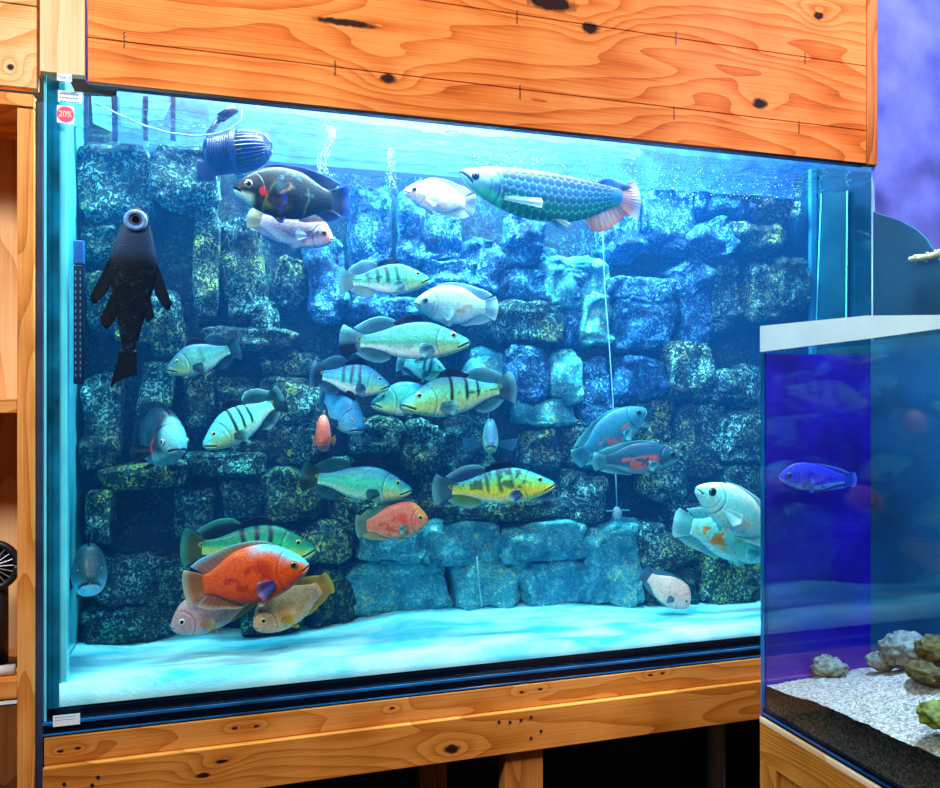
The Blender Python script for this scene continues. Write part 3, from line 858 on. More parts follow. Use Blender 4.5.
def gravel_mat(name, c0, c1):
    m, nt, out = new_mat(name); L = nt.links.new
    tc = N(nt, 'ShaderNodeTexCoord')
    v = N(nt, 'ShaderNodeTexVoronoi'); v.inputs['Scale'].default_value = 330
    L(tc.outputs['Object'], v.inputs['Vector'])
    r = N(nt, 'ShaderNodeValToRGB'); e = r.color_ramp.elements
    e[0].color, e[1].color = (*lin(c0), 1), (*lin(c1), 1)
    sp = N(nt, 'ShaderNodeSeparateColor'); L(v.outputs['Color'], sp.inputs[0]); L(sp.outputs[0], r.inputs[0])
    b = N(nt, 'ShaderNodeBsdfPrincipled'); b.inputs['Roughness'].default_value = 0.85
    L(r.outputs[0], b.inputs['Base Color'])
    bp = N(nt, 'ShaderNodeBump'); bp.inputs['Strength'].default_value = 0.8; bp.inputs['Distance'].default_value = 0.002; bp.invert = True
    L(v.outputs['Distance'], bp.inputs['Height']); L(bp.outputs[0], b.inputs['Normal'])
    L(b.outputs[0], out.inputs[0]); return m
M_gr = gravel_mat('pale_gravel', '#7c765c', '#d8ceac')
M_gr2 = gravel_mat('dark_front_gravel', '#1c1c1a', '#6a6454')  # darker gravel for the front face against the glass
idx = [0] * ((ny_ - 1) * (nx_ - 1)) + [1] * (ny_ - 1)
gv = mesh_obj('gravel', V, Fc, None, mats=[M_gr, M_gr2], mat_idx=idx)
tag(gv, 'grey gravel bed sloping along the small side aquarium', 'gravel', kind='stuff')

def lump(name, px, py, y_or_x, r, mat, label, cat, group=None, sq=(1.15, 1.25, .8), seed=1, rough=.75):
    c = PX(px, py, y_or_x)
    nu, nv = 48, 32
    th = np.linspace(0, 2 * np.pi, nu, endpoint=False); ph = np.linspace(-np.pi / 2, np.pi / 2, nv)
    T, Ph = np.meshgrid(th, ph, indexing='ij')
    x, y, z = np.cos(Ph) * np.cos(T), np.cos(Ph) * np.sin(T), np.sin(Ph)
    k = r * (0.62 + 1.15 * rough * (0.35 * fbm(x * 1.8 + seed * 5, y * 1.8 + 3, z * 1.8 + seed, 3) + 0.85 * fbm(x * 4 + seed, y * 4 + 3, z * 4, 5)))
    V = np.stack([x * k * sq[0], y * k * sq[1], z * k * sq[2]], -1).reshape(-1, 3)
    fs = [(i * nv + j, ((i + 1) % nu) * nv + j, ((i + 1) % nu) * nv + j + 1, i * nv + j + 1) for i in range(nu) for j in range(nv - 1)]
    o = mesh_obj(name, V, fs, mat)
    o.location = c
    return tag(o, label, cat, group)
M_coral = plain('grey_green_coral_rock', lin('#76806a'), 0.85, noise=0.75, nscale=90, bump=1.0)
M_olive = plain('olive_algae_rock', lin('#4e4c18'), 0.85, noise=0.85, nscale=90, bump=1.0)
M_lime = plain('lime_green_coral', lin('#707c14'), 0.7, noise=0.7, nscale=60, bump=0.6)
lump('coral_rock', 830, 668, SX + .12, 0.021, M_coral, 'small pale rock alone on the gravel by the violet-blue end panel', 'rock', seed=2)
lump('coral_rock', 881, 662, SX + .15, 0.015, M_coral, 'low grey-green rock left of the tall knobbly rock in the side aquarium', 'rock', seed=3)
lump('coral_rock', 908, 650, SX + .17, 0.028, M_coral, 'tallest knobbly grey-green rock in the side aquarium', 'rock', seed=4, rough=.7)
lump('coral_rock', 938, 650, SX + .16, 0.022, M_olive, 'olive rock at the picture edge behind the tall knobbly rock', 'rock', seed=5, rough=.7)
lump('coral_rock', 925, 672, SX + .12, 0.020, M_olive, 'brownish olive algae-covered rock half sunk in the gravel', 'rock', seed=6, rough=.7, sq=(1, 1.3, .6))
lump('coral_rock', 893, 657, SX + .155, 0.014, M_coral, 'little knob of grey-green rock wedged against the tall knobbly rock', 'rock', seed=9, rough=.8)
lump('coral', 938, 716, SX + .03, 0.016, M_lime, 'lime-yellow coral lump against the side aquarium front glass', 'coral', seed=7, rough=.9)

# tall teal backing sheet behind the side aquarium, curved along its top
BXp = SX + SW + 0.006
tops = [(873, 212), (885, 216), (900, 221), (915, 229), (925, 238), (932, 249), (940, 262), (1000, 330)]
vs_, fs_ = [], []
pl = [PX(a, b, BXp) for a, b in tops]
pl = [Vector((BXp, SY1 + 0.0, pl[0].z + 0.001))] + pl
for p in pl:
    vs_ += [(BXp, p.y, SB), (BXp, p.y, p.z), (BXp + 0.006, p.y, p.z), (BXp + 0.006, p.y, SB)]
for k in range(len(pl) - 1):
    for j in range(4):
        fs_.append((k * 4 + j, (k + 1) * 4 + j, (k + 1) * 4 + (j + 1) % 4, k * 4 + (j + 1) % 4))
fs_ += [(3, 2, 1, 0), tuple(range(len(vs_) - 4, len(vs_)))]
bk = mesh_obj('backing_sheet', vs_, fs_, plain('deep_teal_sheet', lin('#084460'), 0.5, noise=0.25, nscale=5), smooth=False)
tag(bk, 'dark teal sheet with a curved top rising behind the side aquarium', 'backing sheet')
tw = [PX(a, b, BXp - 0.012) for a, b in ((910, 259), (918, 258), (927, 257), (936, 255), (946, 252), (965, 250))]
random.seed(3)
mb = MB().tube(tw, [0.0042, 0.0055, 0.0048, 0.006, 0.005, 0.005], 12)
for q in range(14):
    i = random.randrange(0, 5); p = tw[i].lerp(tw[i + 1], random.random())
    d = Vector((random.uniform(-1, 0.2), random.uniform(-1, 1), random.uniform(-1, 1))).normalized()
    mb.tube([p, p + d * 0.009], [0.003, 0.0015], 7)
tg = mb.build('coral_branch', plain('pale_coral', lin('#b8c8a0'), 0.7, noise=0.4, nscale=80), smooth=True)
tag(tg, 'pale knobbly coral branch poking in before the dark teal sheet', 'coral')

# cabinet under the side aquarium
cab = empty('side_cabinet', (SX + 0.2, -0.6, 0), 'pine cabinet carrying the small side aquarium', 'cabinet')
M_cab = wood_mat('cabinet_rail_pine', 'Y', '#d9923e', '#b8701e', '#744008', 40, (), 31.0)
M_cabz = wood_mat('cabinet_stile_pine', 'Z', '#d08a3c', '#b06a22', '#744010', 30, (), 33.0)
cy1 = SY1 + 0.002
CXf = SX - 0.001
child(box('top_board', CXf - 0.001, SX + 0.40, SY0 - 0.05, cy1, SB - 0.0105, SB - 0.0006, wood_mat('pale_top_edge', 'Y', '#fbe6c4', '#f0c890', '#d09850', 20, (), 35.0), b=0.0015), cab)
zr = PX(762, 761, CXf).z
child(box('rail', CXf, CXf + 0.02, SY0 - 0.05, cy1, zr, SB - 0.011, M_cab, b=0.001), cab)
ys = PX(776, 780, CXf).y
child(box('stile', CXf, CXf + 0.02, ys, cy1, 0.0, zr - 0.0006, M_cabz, b=0.001), cab)
child(box('end_board', CXf + 0.021, SX + 0.39, cy1 - 0.02, cy1, 0.0, SB - 0.011, M_cabz), cab)
child(box('door', CXf + 0.006, CXf + 0.022, ys - 0.40, ys - 0.002, 0.08, zr - 0.003, M_cabz, b=0.003), cab)
child(box('stile', CXf, CXf + 0.02, SY0 - 0.05, ys - 0.405, 0.0, zr - 0.0006, M_cabz, b=0.001), cab)

# ------------------------------------------------------------------ fish
def interp_s(x, xp, fp):
    """smooth monotone-ish interpolation (cubic Hermite)"""
    xp, fp = np.asarray(xp, float), np.asarray(fp, float)
    m = np.gradient(fp, xp)
    x = np.clip(x, xp[0], xp[-1])
    k = np.clip(np.searchsorted(xp, x, side='right') - 1, 0, len(xp) - 2)
    h = xp[k + 1] - xp[k]; t = (x - xp[k]) / h
    return ((2 * t**3 - 3 * t**2 + 1) * fp[k] + (t**3 - 2 * t**2 + t) * h * m[k] + (-2 * t**3 + 3 * t**2) * fp[k + 1] + (t**3 - t**2) * h * m[k + 1])

TS = [0, .02, .06, .12, .20, .32, .45, .58, .70, .78, .84]
SPEC = {
 'oscar': dict(t=TS, up=[.008, .035, .072, .115, .158, .195, .20, .178, .12, .082, .072], lo=[-.012, -.040, -.066, -.10, -.138, -.172, -.182, -.168, -.115, -.075, -.066],
    w=[.008, .030, .048, .064, .074, .080, .074, .058, .036, .022, .010], mouth=(-.004, .060, -.030), eye=(.115, .030, .036), gill=(.10, -.01, .155), H=.38,
    pec=(.27, -.055, .15), tailfan=(.16, .13), dorsal=(.24, .80, [.02, .035, .04, .045, .05, .055, .075, .10, .085], .10), anal=(.54, .80, [.02, .04, .055, .08, .10, .075], .10), pel=(.30, .14)),
 'bass': dict(t=TS, up=[.006, .024, .045, .074, .108, .142, .140, .112, .070, .050, .046], lo=[-.016, -.040, -.060, -.084, -.108, -.130, -.130, -.108, -.068, -.050, -.046],
    w=[.008, .026, .042, .056, .066, .072, .066, .050, .030, .019, .009], mouth=(-.004, .098, -.046), eye=(.140, .048, .0235), gill=(.12, -.005, .15), H=.272,
    pec=(.285, -.045, .12), tailfan=(.135, .115), dorsal=(.56, .80, [.04, .075, .095, .10, .085, .05], .07), anal=(.60, .79, [.03, .07, .085, .075, .04], .07), pel=(.31, .12), spiny=(.30, .55, [.01, .045, .055, .05, .035, .015])),
 'parrot': dict(t=TS, up=[.020, .055, .110, .172, .218, .232, .215, .178, .120, .085, .076], lo=[-.018, -.052, -.088, -.125, -.160, -.188, -.190, -.168, -.115, -.078, -.070],
    w=[.014, .038, .060, .078, .090, .095, .085, .062, .037, .022, .011], mouth=(.0, .028, -.014), eye=(.115, .040, .036), gill=(.09, -.01, .15), H=.42,
    pec=(.28, -.045, .14), tailfan=(.155, .15), dorsal=(.28, .80, [.015, .03, .04, .05, .065, .095, .10, .06], .10), anal=(.54, .80, [.02, .05, .075, .10, .06], .10), pel=(.32, .12)),
 'arowana': dict(t=[0, .02, .06, .12, .2, .32, .45, .6, .75, .82, .885], up=[.004, .014, .026, .040, .050, .058, .058, .052, .040, .034, .030], lo=[-.004, -.034, -.072, -.112, -.152, -.188, -.196, -.180, -.120, -.082, -.055],
    w=[.006, .018, .030, .040, .047, .052, .050, .042, .026, .018, .009], mouth=(.0, .062, -.052), eye=(.072, -.020, .021), gill=(.07, -.06, .125), H=.25,
    pec=(.215, -.115, .17), tailfan=(.085, .11), dorsal=(.72, .87, [.01, .035, .045, .035, .015], .07), anal=(.66, .87, [.02, .07, .085, .08, .055, .02], .05), pel=(.47, .10)),
}

def mixc(a, b, t):
    t = np.asarray(t)[..., None]
    return a * (1 - t) + b * t

def lc(h): return np.array(lin(h))

def make_fish(kind, nose, tail, y0, y1, hpx, pat, label, cat='fish', group=None, roll=0.0, bend=0.0, thick=1.0, seed=1, fin_fold=1.0, hx=None):
    S = SPEC[kind]
    rs = np.random.RandomState(seed)
    A, B = P(*nose, y0), P(*tail, y1)
    L = (A - B).length
    dm = depth((A + B) / 2)
    hs = hpx / F * dm / (S['H'] * L)
    ws = thick * (0.25 + 0.75 * hs)
    ex = (A - B).normalized()
    ez = Vector((0, 0, 1)) - ex * ex.z
    ez.normalize()
    ez = Matrix.Rotation(roll, 3, ex) @ ez
    ey = ez.cross(ex).normalized()
    cen = A - ex * (0.45 * L)
    M4 = Matrix(((ex.x, ey.x, ez.x, cen.x), (ex.y, ey.y, ez.y, cen.y), (ex.z, ey.z, ez.z, cen.z), (0, 0, 0, 1)))
    root = empty('fish', None, label, cat, group, mat=M4)

    def warp(Xf, y, z):
        """fish units (X back from the nose) -> local metres, with the body's sideways bend"""
        xx = Xf - 0.30
        yo = bend * np.where(xx > 0, xx, xx * 0.4) * np.abs(xx) * 1.6
        return np.stack([(0.45 - Xf + 0 * y) * L, (y * ws + yo) * L, z * hs * L + 0 * y], -1)

    up = lambda t: interp_s(t, S['t'], S['up'])
    lo = lambda t: interp_s(t, S['t'], S['lo'])
    wd = lambda t: interp_s(t, S['t'], S['w'])
    tp = S['t'][-1]
    # ---- body
    ns, nr = (300, 150) if kind == 'arowana' else (150, 84)
    q = np.linspace(0, 1, ns)
    t = tp * (q ** 1.5)
    th = np.linspace(0, 2 * np.pi, nr, endpoint=False)
    T, Th = np.meshgrid(t, th, indexing='ij')
    s, c = np.sin(Th), np.cos(Th)
    mid = (up(T) + lo(T)) / 2; hh = (up(T) - lo(T)) / 2
    v = np.sign(s) * np.abs(s) ** 0.92
    z = mid + hh * v
    yy = wd(T) * np.sign(c) * np.abs(c) ** 0.80 * (1 - 0.12 * np.clip(v, 0, 1))
    # mouth, gill cover, lips
    mz0, ml, mz1 = S['mouth']
    mt = np.clip(T / ml, 0, 1)
    mline = mz0 + (mz1 - mz0) * mt ** 1.2
    dmouth = np.abs(z - mline)
    mm = np.exp(-(dmouth / 0.0065) ** 2) * (T < ml * 1.02)
    lip = np.exp(-((dmouth - 0.012) / 0.008) ** 2) * (T < ml * 0.95)
    gx_, gz_, gr_ = S['gill']
    rr = np.sqrt((T - gx_) ** 2 + ((z - gz_) * 0.95) ** 2)
    gm = np.exp(-((rr - gr_) / 0.006) ** 2) * sstep(gx_, gx_ + 0.05, T)
    gr2 = np.exp(-((rr - gr_ * 0.66) / 0.006) ** 2) * sstep(gx_, gx_ + 0.05, T) * (z < gz_ + 0.03)
    inner = sstep(gr_ + 0.003, gr_ - 0.01, rr)
    yy = yy * (1 + 0.045 * inner - 0.10 * gm - 0.05 * gr2 + 0.10 * lip - 0.35 * mm)
    fade = np.ones_like(T)
    side = np.where(c >= 0, 1.0, 2.0)
    nz = fbm(T * 9 + seed, z * 12 + seed * 2.3, side * 7.0, 4)
    fine = fbm(T * 40 + seed, z * 50, side * 3.0, 3)
    vv = (z - mid) / np.maximum(hh, 1e-4)
    col = pat['fn'](T, z, vv, nz, fine, inner)
    col = mixc(col, col * 0.4 + lc('#d8fff4') * 0.6, np.clip(lip, 0, 1) * .45 * (z < mline))
    col = mixc(col, col * 0.10, np.clip(mm * 1.2, 0, 1))
    col = mixc(col, col * 0.45, np.clip(gm, 0, 1) * 0.8)
    col = mixc(col, col * 0.7, np.clip(gr2, 0, 1) * 0.6)
    if kind == 'arowana':
        # rows of big round scales, each with a pale rim
        uu = (T - 0.20) / 0.040; rows = (vv + 1) / 2 * 6.0
        rw = np.floor(rows); fu = uu - 0.5 * (rw % 2); cu_ = np.floor(fu)
        a = fu - cu_; b = rows - rw
        best = np.full(T.shape, 9.0)
        for dr in (-1, 0, 1):
            off = 0.5 * ((rw + dr) % 2)
            for dk in (-1, 0, 1):
                cxx = np.floor(uu - off) + dk + off + 0.5
                d = np.sqrt((uu - cxx) ** 2 + ((rows - (rw + dr + 0.5)) * 0.95) ** 2)
                best = np.minimum(best, d)
        rim = sstep(0.45, 0.60, best)
        on = sstep(0.19, 0.215, T) * sstep(0.86, 0.80, T)
        dark = pat['scale_dark'](vv)
        col = mixc(col, dark, on * (1 - rim) * 0.97)
        col = mixc(col, pat['scale_rim'](vv), on * rim * 0.7)
        yy = yy * (1 + 0.05 * on * (0.5 - best))
    Vb = warp(T, yy, z)
    nose_v = warp(np.array([0.0]), np.array([0.0]), np.array([(S['up'][0] + S['lo'][0]) / 2]))
    end_v = warp(np.array([tp + 0.004]), np.array([0.0]), np.array([(S['up'][-1] + S['lo'][-1]) / 2]))
    Vall = np.vstack([Vb.reshape(-1, 3), nose_v, end_v])
    Call = np.vstack([col.reshape(-1, 3), col[0].mean(0)[None], col[-1].mean(0)[None]])
    fs = [(i * nr + j, i * nr + (j + 1) % nr, (i + 1) * nr + (j + 1) % nr, (i + 1) * nr + j) for i in range(ns - 1) for j in range(nr)]
    n0, n1 = ns * nr, ns * nr + 1
    fs += [(n0, (j + 1) % nr, j) for j in range(nr)] + [(n1, (ns - 1) * nr + j, (ns - 1) * nr + (j + 1) % nr) for j in range(nr)]
    mesh_obj('body', Vall, fs, M_scaly if kind == 'arowana' else M_body, root, cols=Call)

    # ---- fins: sheets of rays with real thickness
    def fin(name, base, tip, colf, side_y=None, thick0=0.006, nrw=14, nk=56, rays=11, par=root, wav=0.006):
        """base, tip: (k,3) polylines in fish units (X, y, z)"""
        base, tip = np.asarray(base, float), np.asarray(tip, float)
        kk = np.linspace(0, 1, nk)
        def res(p):
            s_ = np.linspace(0, 1, len(p))
            return np.stack([interp_s(kk, s_, p[:, i]) for i in range(3)], -1) if len(p) > 2 else np.stack([np.interp(kk, s_, p[:, i]) for i in range(3)], -1)
        Bp, Tp = res(base), res(tip)
        r = np.linspace(0, 1, nrw)
        Pm = Bp[:, None, :] * (1 - r[None, :, None]) + Tp[:, None, :] * r[None, :, None]
        ray = 0.5 + 0.5 * np.cos(kk * rays * 2 * np.pi)
        nrm_y = wav * np.sin(kk * 9 + seed)[:, None] * r[None, :] + 0.0016 * ray[:, None]
        tk = (thick0 * (1 - 0.8 * r))[None, :] * np.ones((nk, 1)) * 0.5
        # outward normal of the sheet (approx.)
        d1 = np.gradient(Pm, axis=0); d2 = np.gradient(Pm, axis=1)
        nn = np.cross(d1, d2); nn /= (np.linalg.norm(nn, axis=-1, keepdims=True) + 1e-9)
        Pm = Pm + nn * nrm_y[..., None]
        F0, F1 = Pm + nn * tk[..., None], Pm - nn * tk[..., None]
        K, R = np.meshgrid(kk, r, indexing='ij')
        cl = colf(K, R, 0.5 + 0.5 * np.cos(K * rays * 2 * np.pi))
        V = np.vstack([warp(a[..., 0], a[..., 1], a[..., 2]).reshape(-1, 3) for a in (F0, F1)])
        Cc = np.vstack([cl.reshape(-1, 3)] * 2)
        n = nk * nrw
        f1 = gridfaces(nk, nrw); f2 = [tuple(x + n for x in f[::-1]) for f in f1]
        rim_ = [i * nrw for i in range(nk)] + [(nk - 1) * nrw + j for j in range(1, nrw)] + [i * nrw + nrw - 1 for i in range(nk - 2, -1, -1)] + [j for j in range(nrw - 2, 0, -1)]
        f3 = [(rim_[i], rim_[i - 1], rim_[i - 1] + n, rim_[i] + n) for i in range(len(rim_))]
        return mesh_obj(name, V, f1 + f2 + f3, M_fin, par, cols=Cc)

    fc, ft = pat['fin'], pat['fintip']
    def fcol(a, b):
        return lambda K, R, ray: mixc(a * (0.72 + 0.28 * ray[..., None]), b, sstep(0.55, 1.0, R))
    def along(t0, t1, hs_, sweep, top=True, inset=0.014):
        n = len(hs_)
        tb = np.linspace(t0, t1, 14); prof = up if top else lo; sg = 1 if top else -1
        base = [(a, 0, prof(a) - sg * inset) for a in tb]
        tt_ = np.linspace(t0, t1, n)
        tip = [(a + sweep * (i / (n - 1)) ** 1.5 + 0.02, 0, float(prof(a)) + sg * h) for i, (a, h) in enumerate(zip(tt_, hs_))]
        return base, tip
    ff = fin_fold
    if 'spiny' in S:
        b_, t_ = along(S['spiny'][0], S['spiny'][1], [h * ff for h in S['spiny'][2]], 0.03)
        fin('spiny_dorsal_fin', b_, t_, fcol(pat.get('spiny', fc), pat.get('spiny', fc) * 0.6), rays=13)
    b_, t_ = along(S['dorsal'][0], S['dorsal'][1], [h * (ff if i else 1) for i, h in enumerate(S['dorsal'][2])], S['dorsal'][3])
    fin('dorsal_fin', b_, t_, fcol(pat.get('dors', fc), pat.get('dorstip', ft)), rays=16)
    b_, t_ = along(S['anal'][0], S['anal'][1], [h * ff for h in S['anal'][2]], S['anal'][3], top=False)
    fin('anal_fin', b_, t_, fcol(pat.get('anal', fc), pat.get('analtip', ft)), rays=10)
    # tail
    fh, fl = S['tailfan']
    zc = (S['up'][-1] + S['lo'][-1]) / 2
    an = np.linspace(-1, 1, 9)
    bz = (S['up'][-1] - S['lo'][-1]) / 2 * 0.92
    base = [(tp - 0.035, 0, zc + bz * a) for a in an]
    rl = 1.0 - tp
    tip = [(tp + rl * (0.62 + 0.38 * math.cos(a * 1.15)), 0.012 * math.sin(seed + 2 * a), zc + fl * 1.06 * math.sin(a * 1.2) / math.sin(1.2) * ff ** 0.3) for a in an]
    tail_c = pat.get('tail', fc); tail_t = pat.get('tailtip', ft)
    spot = pat.get('ocellus')
    def tcol(K, R, ray):
        c_ = mixc(tail_c * (0.7 + 0.3 * ray[..., None]), tail_t, sstep(0.6, 1.0, R))
        if pat.get('tail_dark_half') is not None:
            c_ = mixc(c_, pat['tail_dark_half'], sstep(0.55, 0.35, K) * sstep(0.25, 0.45, R))
        if spot is not None:
            d = np.sqrt(((K - 0.62) * 1.6) ** 2 + ((R - 0.16) * 1.1) ** 2)
            c_ = mixc(c_, spot, sstep(0.22, 0.17, d)); c_ = mixc(c_, np.array([.004, .006, .01]), sstep(0.13, 0.10, d))
        return c_
    fin('tail_fin', base, tip, tcol, rays=14, nrw=26, nk=72, thick0=0.012)
    # pectoral fins
    px_, pz_, pl_ = S['pec']
    for sgn in (1, -1):
        w0 = float(wd(px_)) * 0.93 * sgn
        out_ = pat.get('pec_out', 0.45)
        a_ = np.linspace(-0.75, 0.22, 9) if kind != 'arowana' else np.linspace(-0.28, 0.02, 5)
        base = [(px_ + 0.004 * i, w0, pz_ + 0.020 * (i - 3) / 3) for i in range(7)]
        if kind == 'arowana':
            base = [(px_, w0 * 0.9, pz_ - 0.01 + 0.005 * i) for i in range(5)]
        tip = [(px_ + 0.01 + pl_ * math.cos(a) * (0.82 + 0.18 * math.cos(2.6 * (a + .26))), w0 + sgn * pl_ * out_ * math.cos(a), pz_ + pl_ * math.sin(a)) for a in a_]
        fin('pectoral_fin', base, tip, fcol(pat.get('pec', fc), pat.get('pectip', ft)), rays=9, nk=40, thick0=0.005)
    # pelvic fins
    vx, vl = S['pel']
    for sgn in (1, -1):
        w0 = float(wd(vx)) * 0.35 * sgn; zb_ = float(lo(vx)) + 0.018
        base = [(vx, w0, zb_), (vx + 0.02, w0, zb_), (vx + 0.045, w0 * .8, zb_ + .002)]
        tip = [(vx + vl * .75, w0 * 2.0, zb_ - vl * 0.42), (vx + vl * 0.98, w0 * 1.9, zb_ - vl * 0.30), (vx + vl * 0.75, w0 * 1.6, zb_ - vl * .05)]
        fin('pelvic_fin', base, tip, fcol(pat.get('pelv', fc), pat.get('pelvtip', ft)), rays=6, nk=30, thick0=0.005)
    # eyes
    ex_, ez_, er = S['eye']
    er *= pat.get('eye_scale', 1.0)
    vvv = (ez_ - (float(up(ex_)) + float(lo(ex_))) / 2) / ((float(up(ex_)) - float(lo(ex_))) / 2)
    for sgn in (1, -1):
        wy = float(wd(ex_)) * (1 - vvv ** 2) ** 0.40 * 1.03 * (1 - 0.12 * max(vvv, 0)) * sgn
        nu, nv = 26, 18
        th_ = np.linspace(0, 2 * np.pi, nu, endpoint=False); ph = np.linspace(-np.pi / 2, np.pi / 2, nv)
        Tt, Pp = np.meshgrid(th_, ph, indexing='ij')
        ea = np.cos(Pp) * np.cos(Tt); eb = np.cos(Pp) * np.sin(Tt); ec = np.sin(Pp)
        kx = er / 1.0
        ctr = warp(np.array(ex_), np.array(wy), np.array(ez_))
        d_ = np.sqrt(ea ** 2 + eb ** 2)
        cole = mixc(np.broadcast_to(pat['iris'], ea.shape + (3,)), np.array([.003, .004, .008]), sstep(0.98, 0.90, d_) * 0 + sstep(0.62, 0.52, d_))
        cole = mixc(cole, pat['iris'] * 0.15, sstep(0.90, 0.96, d_))
        flat = 0.42
        Ve = np.stack([ea * er * L, ec * er * flat * L, eb * er * L], -1) + ctr
        fe = [(i * nv + j, ((i + 1) % nu) * nv + j, ((i + 1) % nu) * nv + j + 1, i * nv + j + 1) for i in range(nu) for j in range(nv - 1)]
        eye = mesh_obj('eye', Ve.reshape(-1, 3), fe, M_eye, root, cols=cole.reshape(-1, 3))
        pr = er * 0.50
        Vp = np.stack([ea * pr * L, ec * pr * 0.30 * L, eb * pr * L], -1) + ctr + np.array([0, sgn * er * (flat * 0.80) * L, 0])
        mesh_obj('pupil', Vp.reshape(-1, 3), fe, M_pupil, eye)
    return root

M_eye = vcol_mat('eye_iris', 0.1, 1.0, 0.0, 50, coat=1.0)

# ---- colour patterns (skin pigment along the body T, height vv, noise nz)
def p_bass(top='#17667c', mid='#58c8a4', belly='#e4fff2', face='#a4e87c', bars=(), barcol='#01202e', stripe=0.0, fin='#3f98a8', tip='#7fd8e0', yellow=0.0, spiny='#02143c', tail=None, dark_half=None, iris='#e8d850', pelv=None, ocel='#d8e04a', blot=0.0):
    def fn(T, z, vv, nz, fine, inner):
        c = mixc(np.broadcast_to(lc(belly), T.shape + (3,)), lc(mid), sstep(-0.75, -0.15, vv + (nz - .5) * .3))
        c = mixc(c, lc(top), sstep(0.05, 0.85, vv + (nz - .5) * .5))
        c = mixc(c, lc('#d6d820'), yellow * sstep(-0.9, -0.4, vv) * sstep(0.25, -0.25, vv))
        c = mixc(c, lc(face), 0.55 * inner * sstep(0.3, -0.5, vv))
        for (x, w_, s_) in bars:
            b = np.exp(-((T - x - 0.02 * vv + (nz - .5) * .03) / w_) ** 4) * sstep(-0.45, -0.15, vv) * s_
            c = mixc(c, lc(barcol), np.clip(b, 0, 1))
        if stripe:
            b = np.exp(-((vv - 0.12 - (nz - .5) * .2) / .10) ** 2) * sstep(.42, .5, T) * sstep(0.50, 0.58, fbm(T * 50, z * 40, 3.3, 2) + .08)
            c = mixc(c, lc(barcol), np.clip(b * stripe, 0, 1))
        if blot:
            b = sstep(.56, .62, fbm(T * 26, z * 26, 9.1, 3)) * sstep(-.4, 0, vv) * sstep(.2, .3, T)
            c = mixc(c, lc(barcol), b * blot)
        c = c * (1.0 + 0.55 * fbm(T * 22, z * 34, 6.6, 3)[..., None])
        sp_ = sstep(.66, .72, fine) * sstep(.2, .4, T)
        c = mixc(c, c * 0.35, sp_ * 0.5)
        return c * (0.82 + 0.4 * fine[..., None])
    d = dict(fn=fn, fin=lc(fin), fintip=lc(tip), spiny=lc(spiny), iris=lc(iris), ocellus=lc(ocel) if ocel else None)
    if tail: d['tail'] = lc(tail)
    if dark_half: d['tail_dark_half'] = lc(dark_half)
    if pelv: d['pelv'] = lc(pelv); d['anal'] = lc(pelv)
    return d

def p_two(base, belly, blotch, thr=.55, xr=(.25, .9), vr=(-.9, .6), face=None, back=None, fin='#888888', tip='#aaaaaa', iris='#101010', amount=1.0, gill=None, extra=None, nsc=1.0, **kw):
    def fn(T, z, vv, nz, fine, inner):
        c = mixc(np.broadcast_to(lc(belly), T.shape + (3,)), lc(base), sstep(-0.9, -0.3, vv + (nz - .5) * .4))
        if back: c = mixc(c, lc(back), sstep(.35, .95, vv + (nz - .5) * .4))
        n_ = fbm(T * 11 * nsc + 5, z * 14 * nsc + 2, 4.4, 4)
        b = sstep(thr - .03, thr + .04, n_) * sstep(xr[0], xr[0] + .08, T) * sstep(xr[1], xr[1] - .08, T) * sstep(vr[0], vr[0] + .2, vv) * sstep(vr[1], vr[1] - .2, vv)
        c = mixc(c, lc(blotch), b * amount)
        if face: c = mixc(c, lc(face[0]), face[1] * sstep(face[2], face[2] - .10, T - 0.10 * vv))
        if gill:
            g = np.exp(-((T - gill[0] + 0.25 * (z - gill[1])) / gill[2]) ** 2 - ((z - gill[1]) / gill[3]) ** 2)
            c = mixc(c, lc(gill[4]), sstep(.35, .6, g + (nz - .5) * .5))
        if extra: c = extra(c, T, z, vv, nz, fine)
        return c * (0.84 + 0.36 * fine[..., None])
    d = dict(fn=fn, fin=lc(fin), fintip=lc(tip), iris=lc(iris))
    for k, q in kw.items(): d[k] = lc(q) if isinstance(q, str) else q
    return d

# arowana
aro = p_two('#2478b0', '#3cc890', '#2c86b8', back='#4456b4', face=('#86dfe8', .8, .20), fin='#b8e8e0', tip='#e0f4ec', iris='#0a2a60')
aro['scale_dark'] = lambda vv: mixc(mixc(np.broadcast_to(lc('#0f9a68')*0.55, vv.shape + (3,)), lc('#08609a')*0.55, sstep(-.7, .1, vv)), lc('#0a1466')*0.55, sstep(.1, .8, vv))
aro['scale_rim'] = lambda vv: mixc(np.broadcast_to(lc('#60e8b8'), vv.shape + (3,)), lc('#6aa8f0'), sstep(-.5, .7, vv))
aro.update(anal=lc('#e8a45c'), analtip=lc('#f08a30'), tail=lc('#e89a70'), tailtip=lc('#c8d8e8'), dors=lc('#16306a'), dorstip=lc('#5880b8'), pec=lc('#b8ecf0'), pectip=lc('#e8f8f8'), pec_out=.30)
make_fish('arowana', (459, 172), (644, 196), 0.085, 0.10, 49, aro, 'long blue-green arowana with big rimmed scales and orange anal fin', seed=3, roll=0.05, bend=-.05)

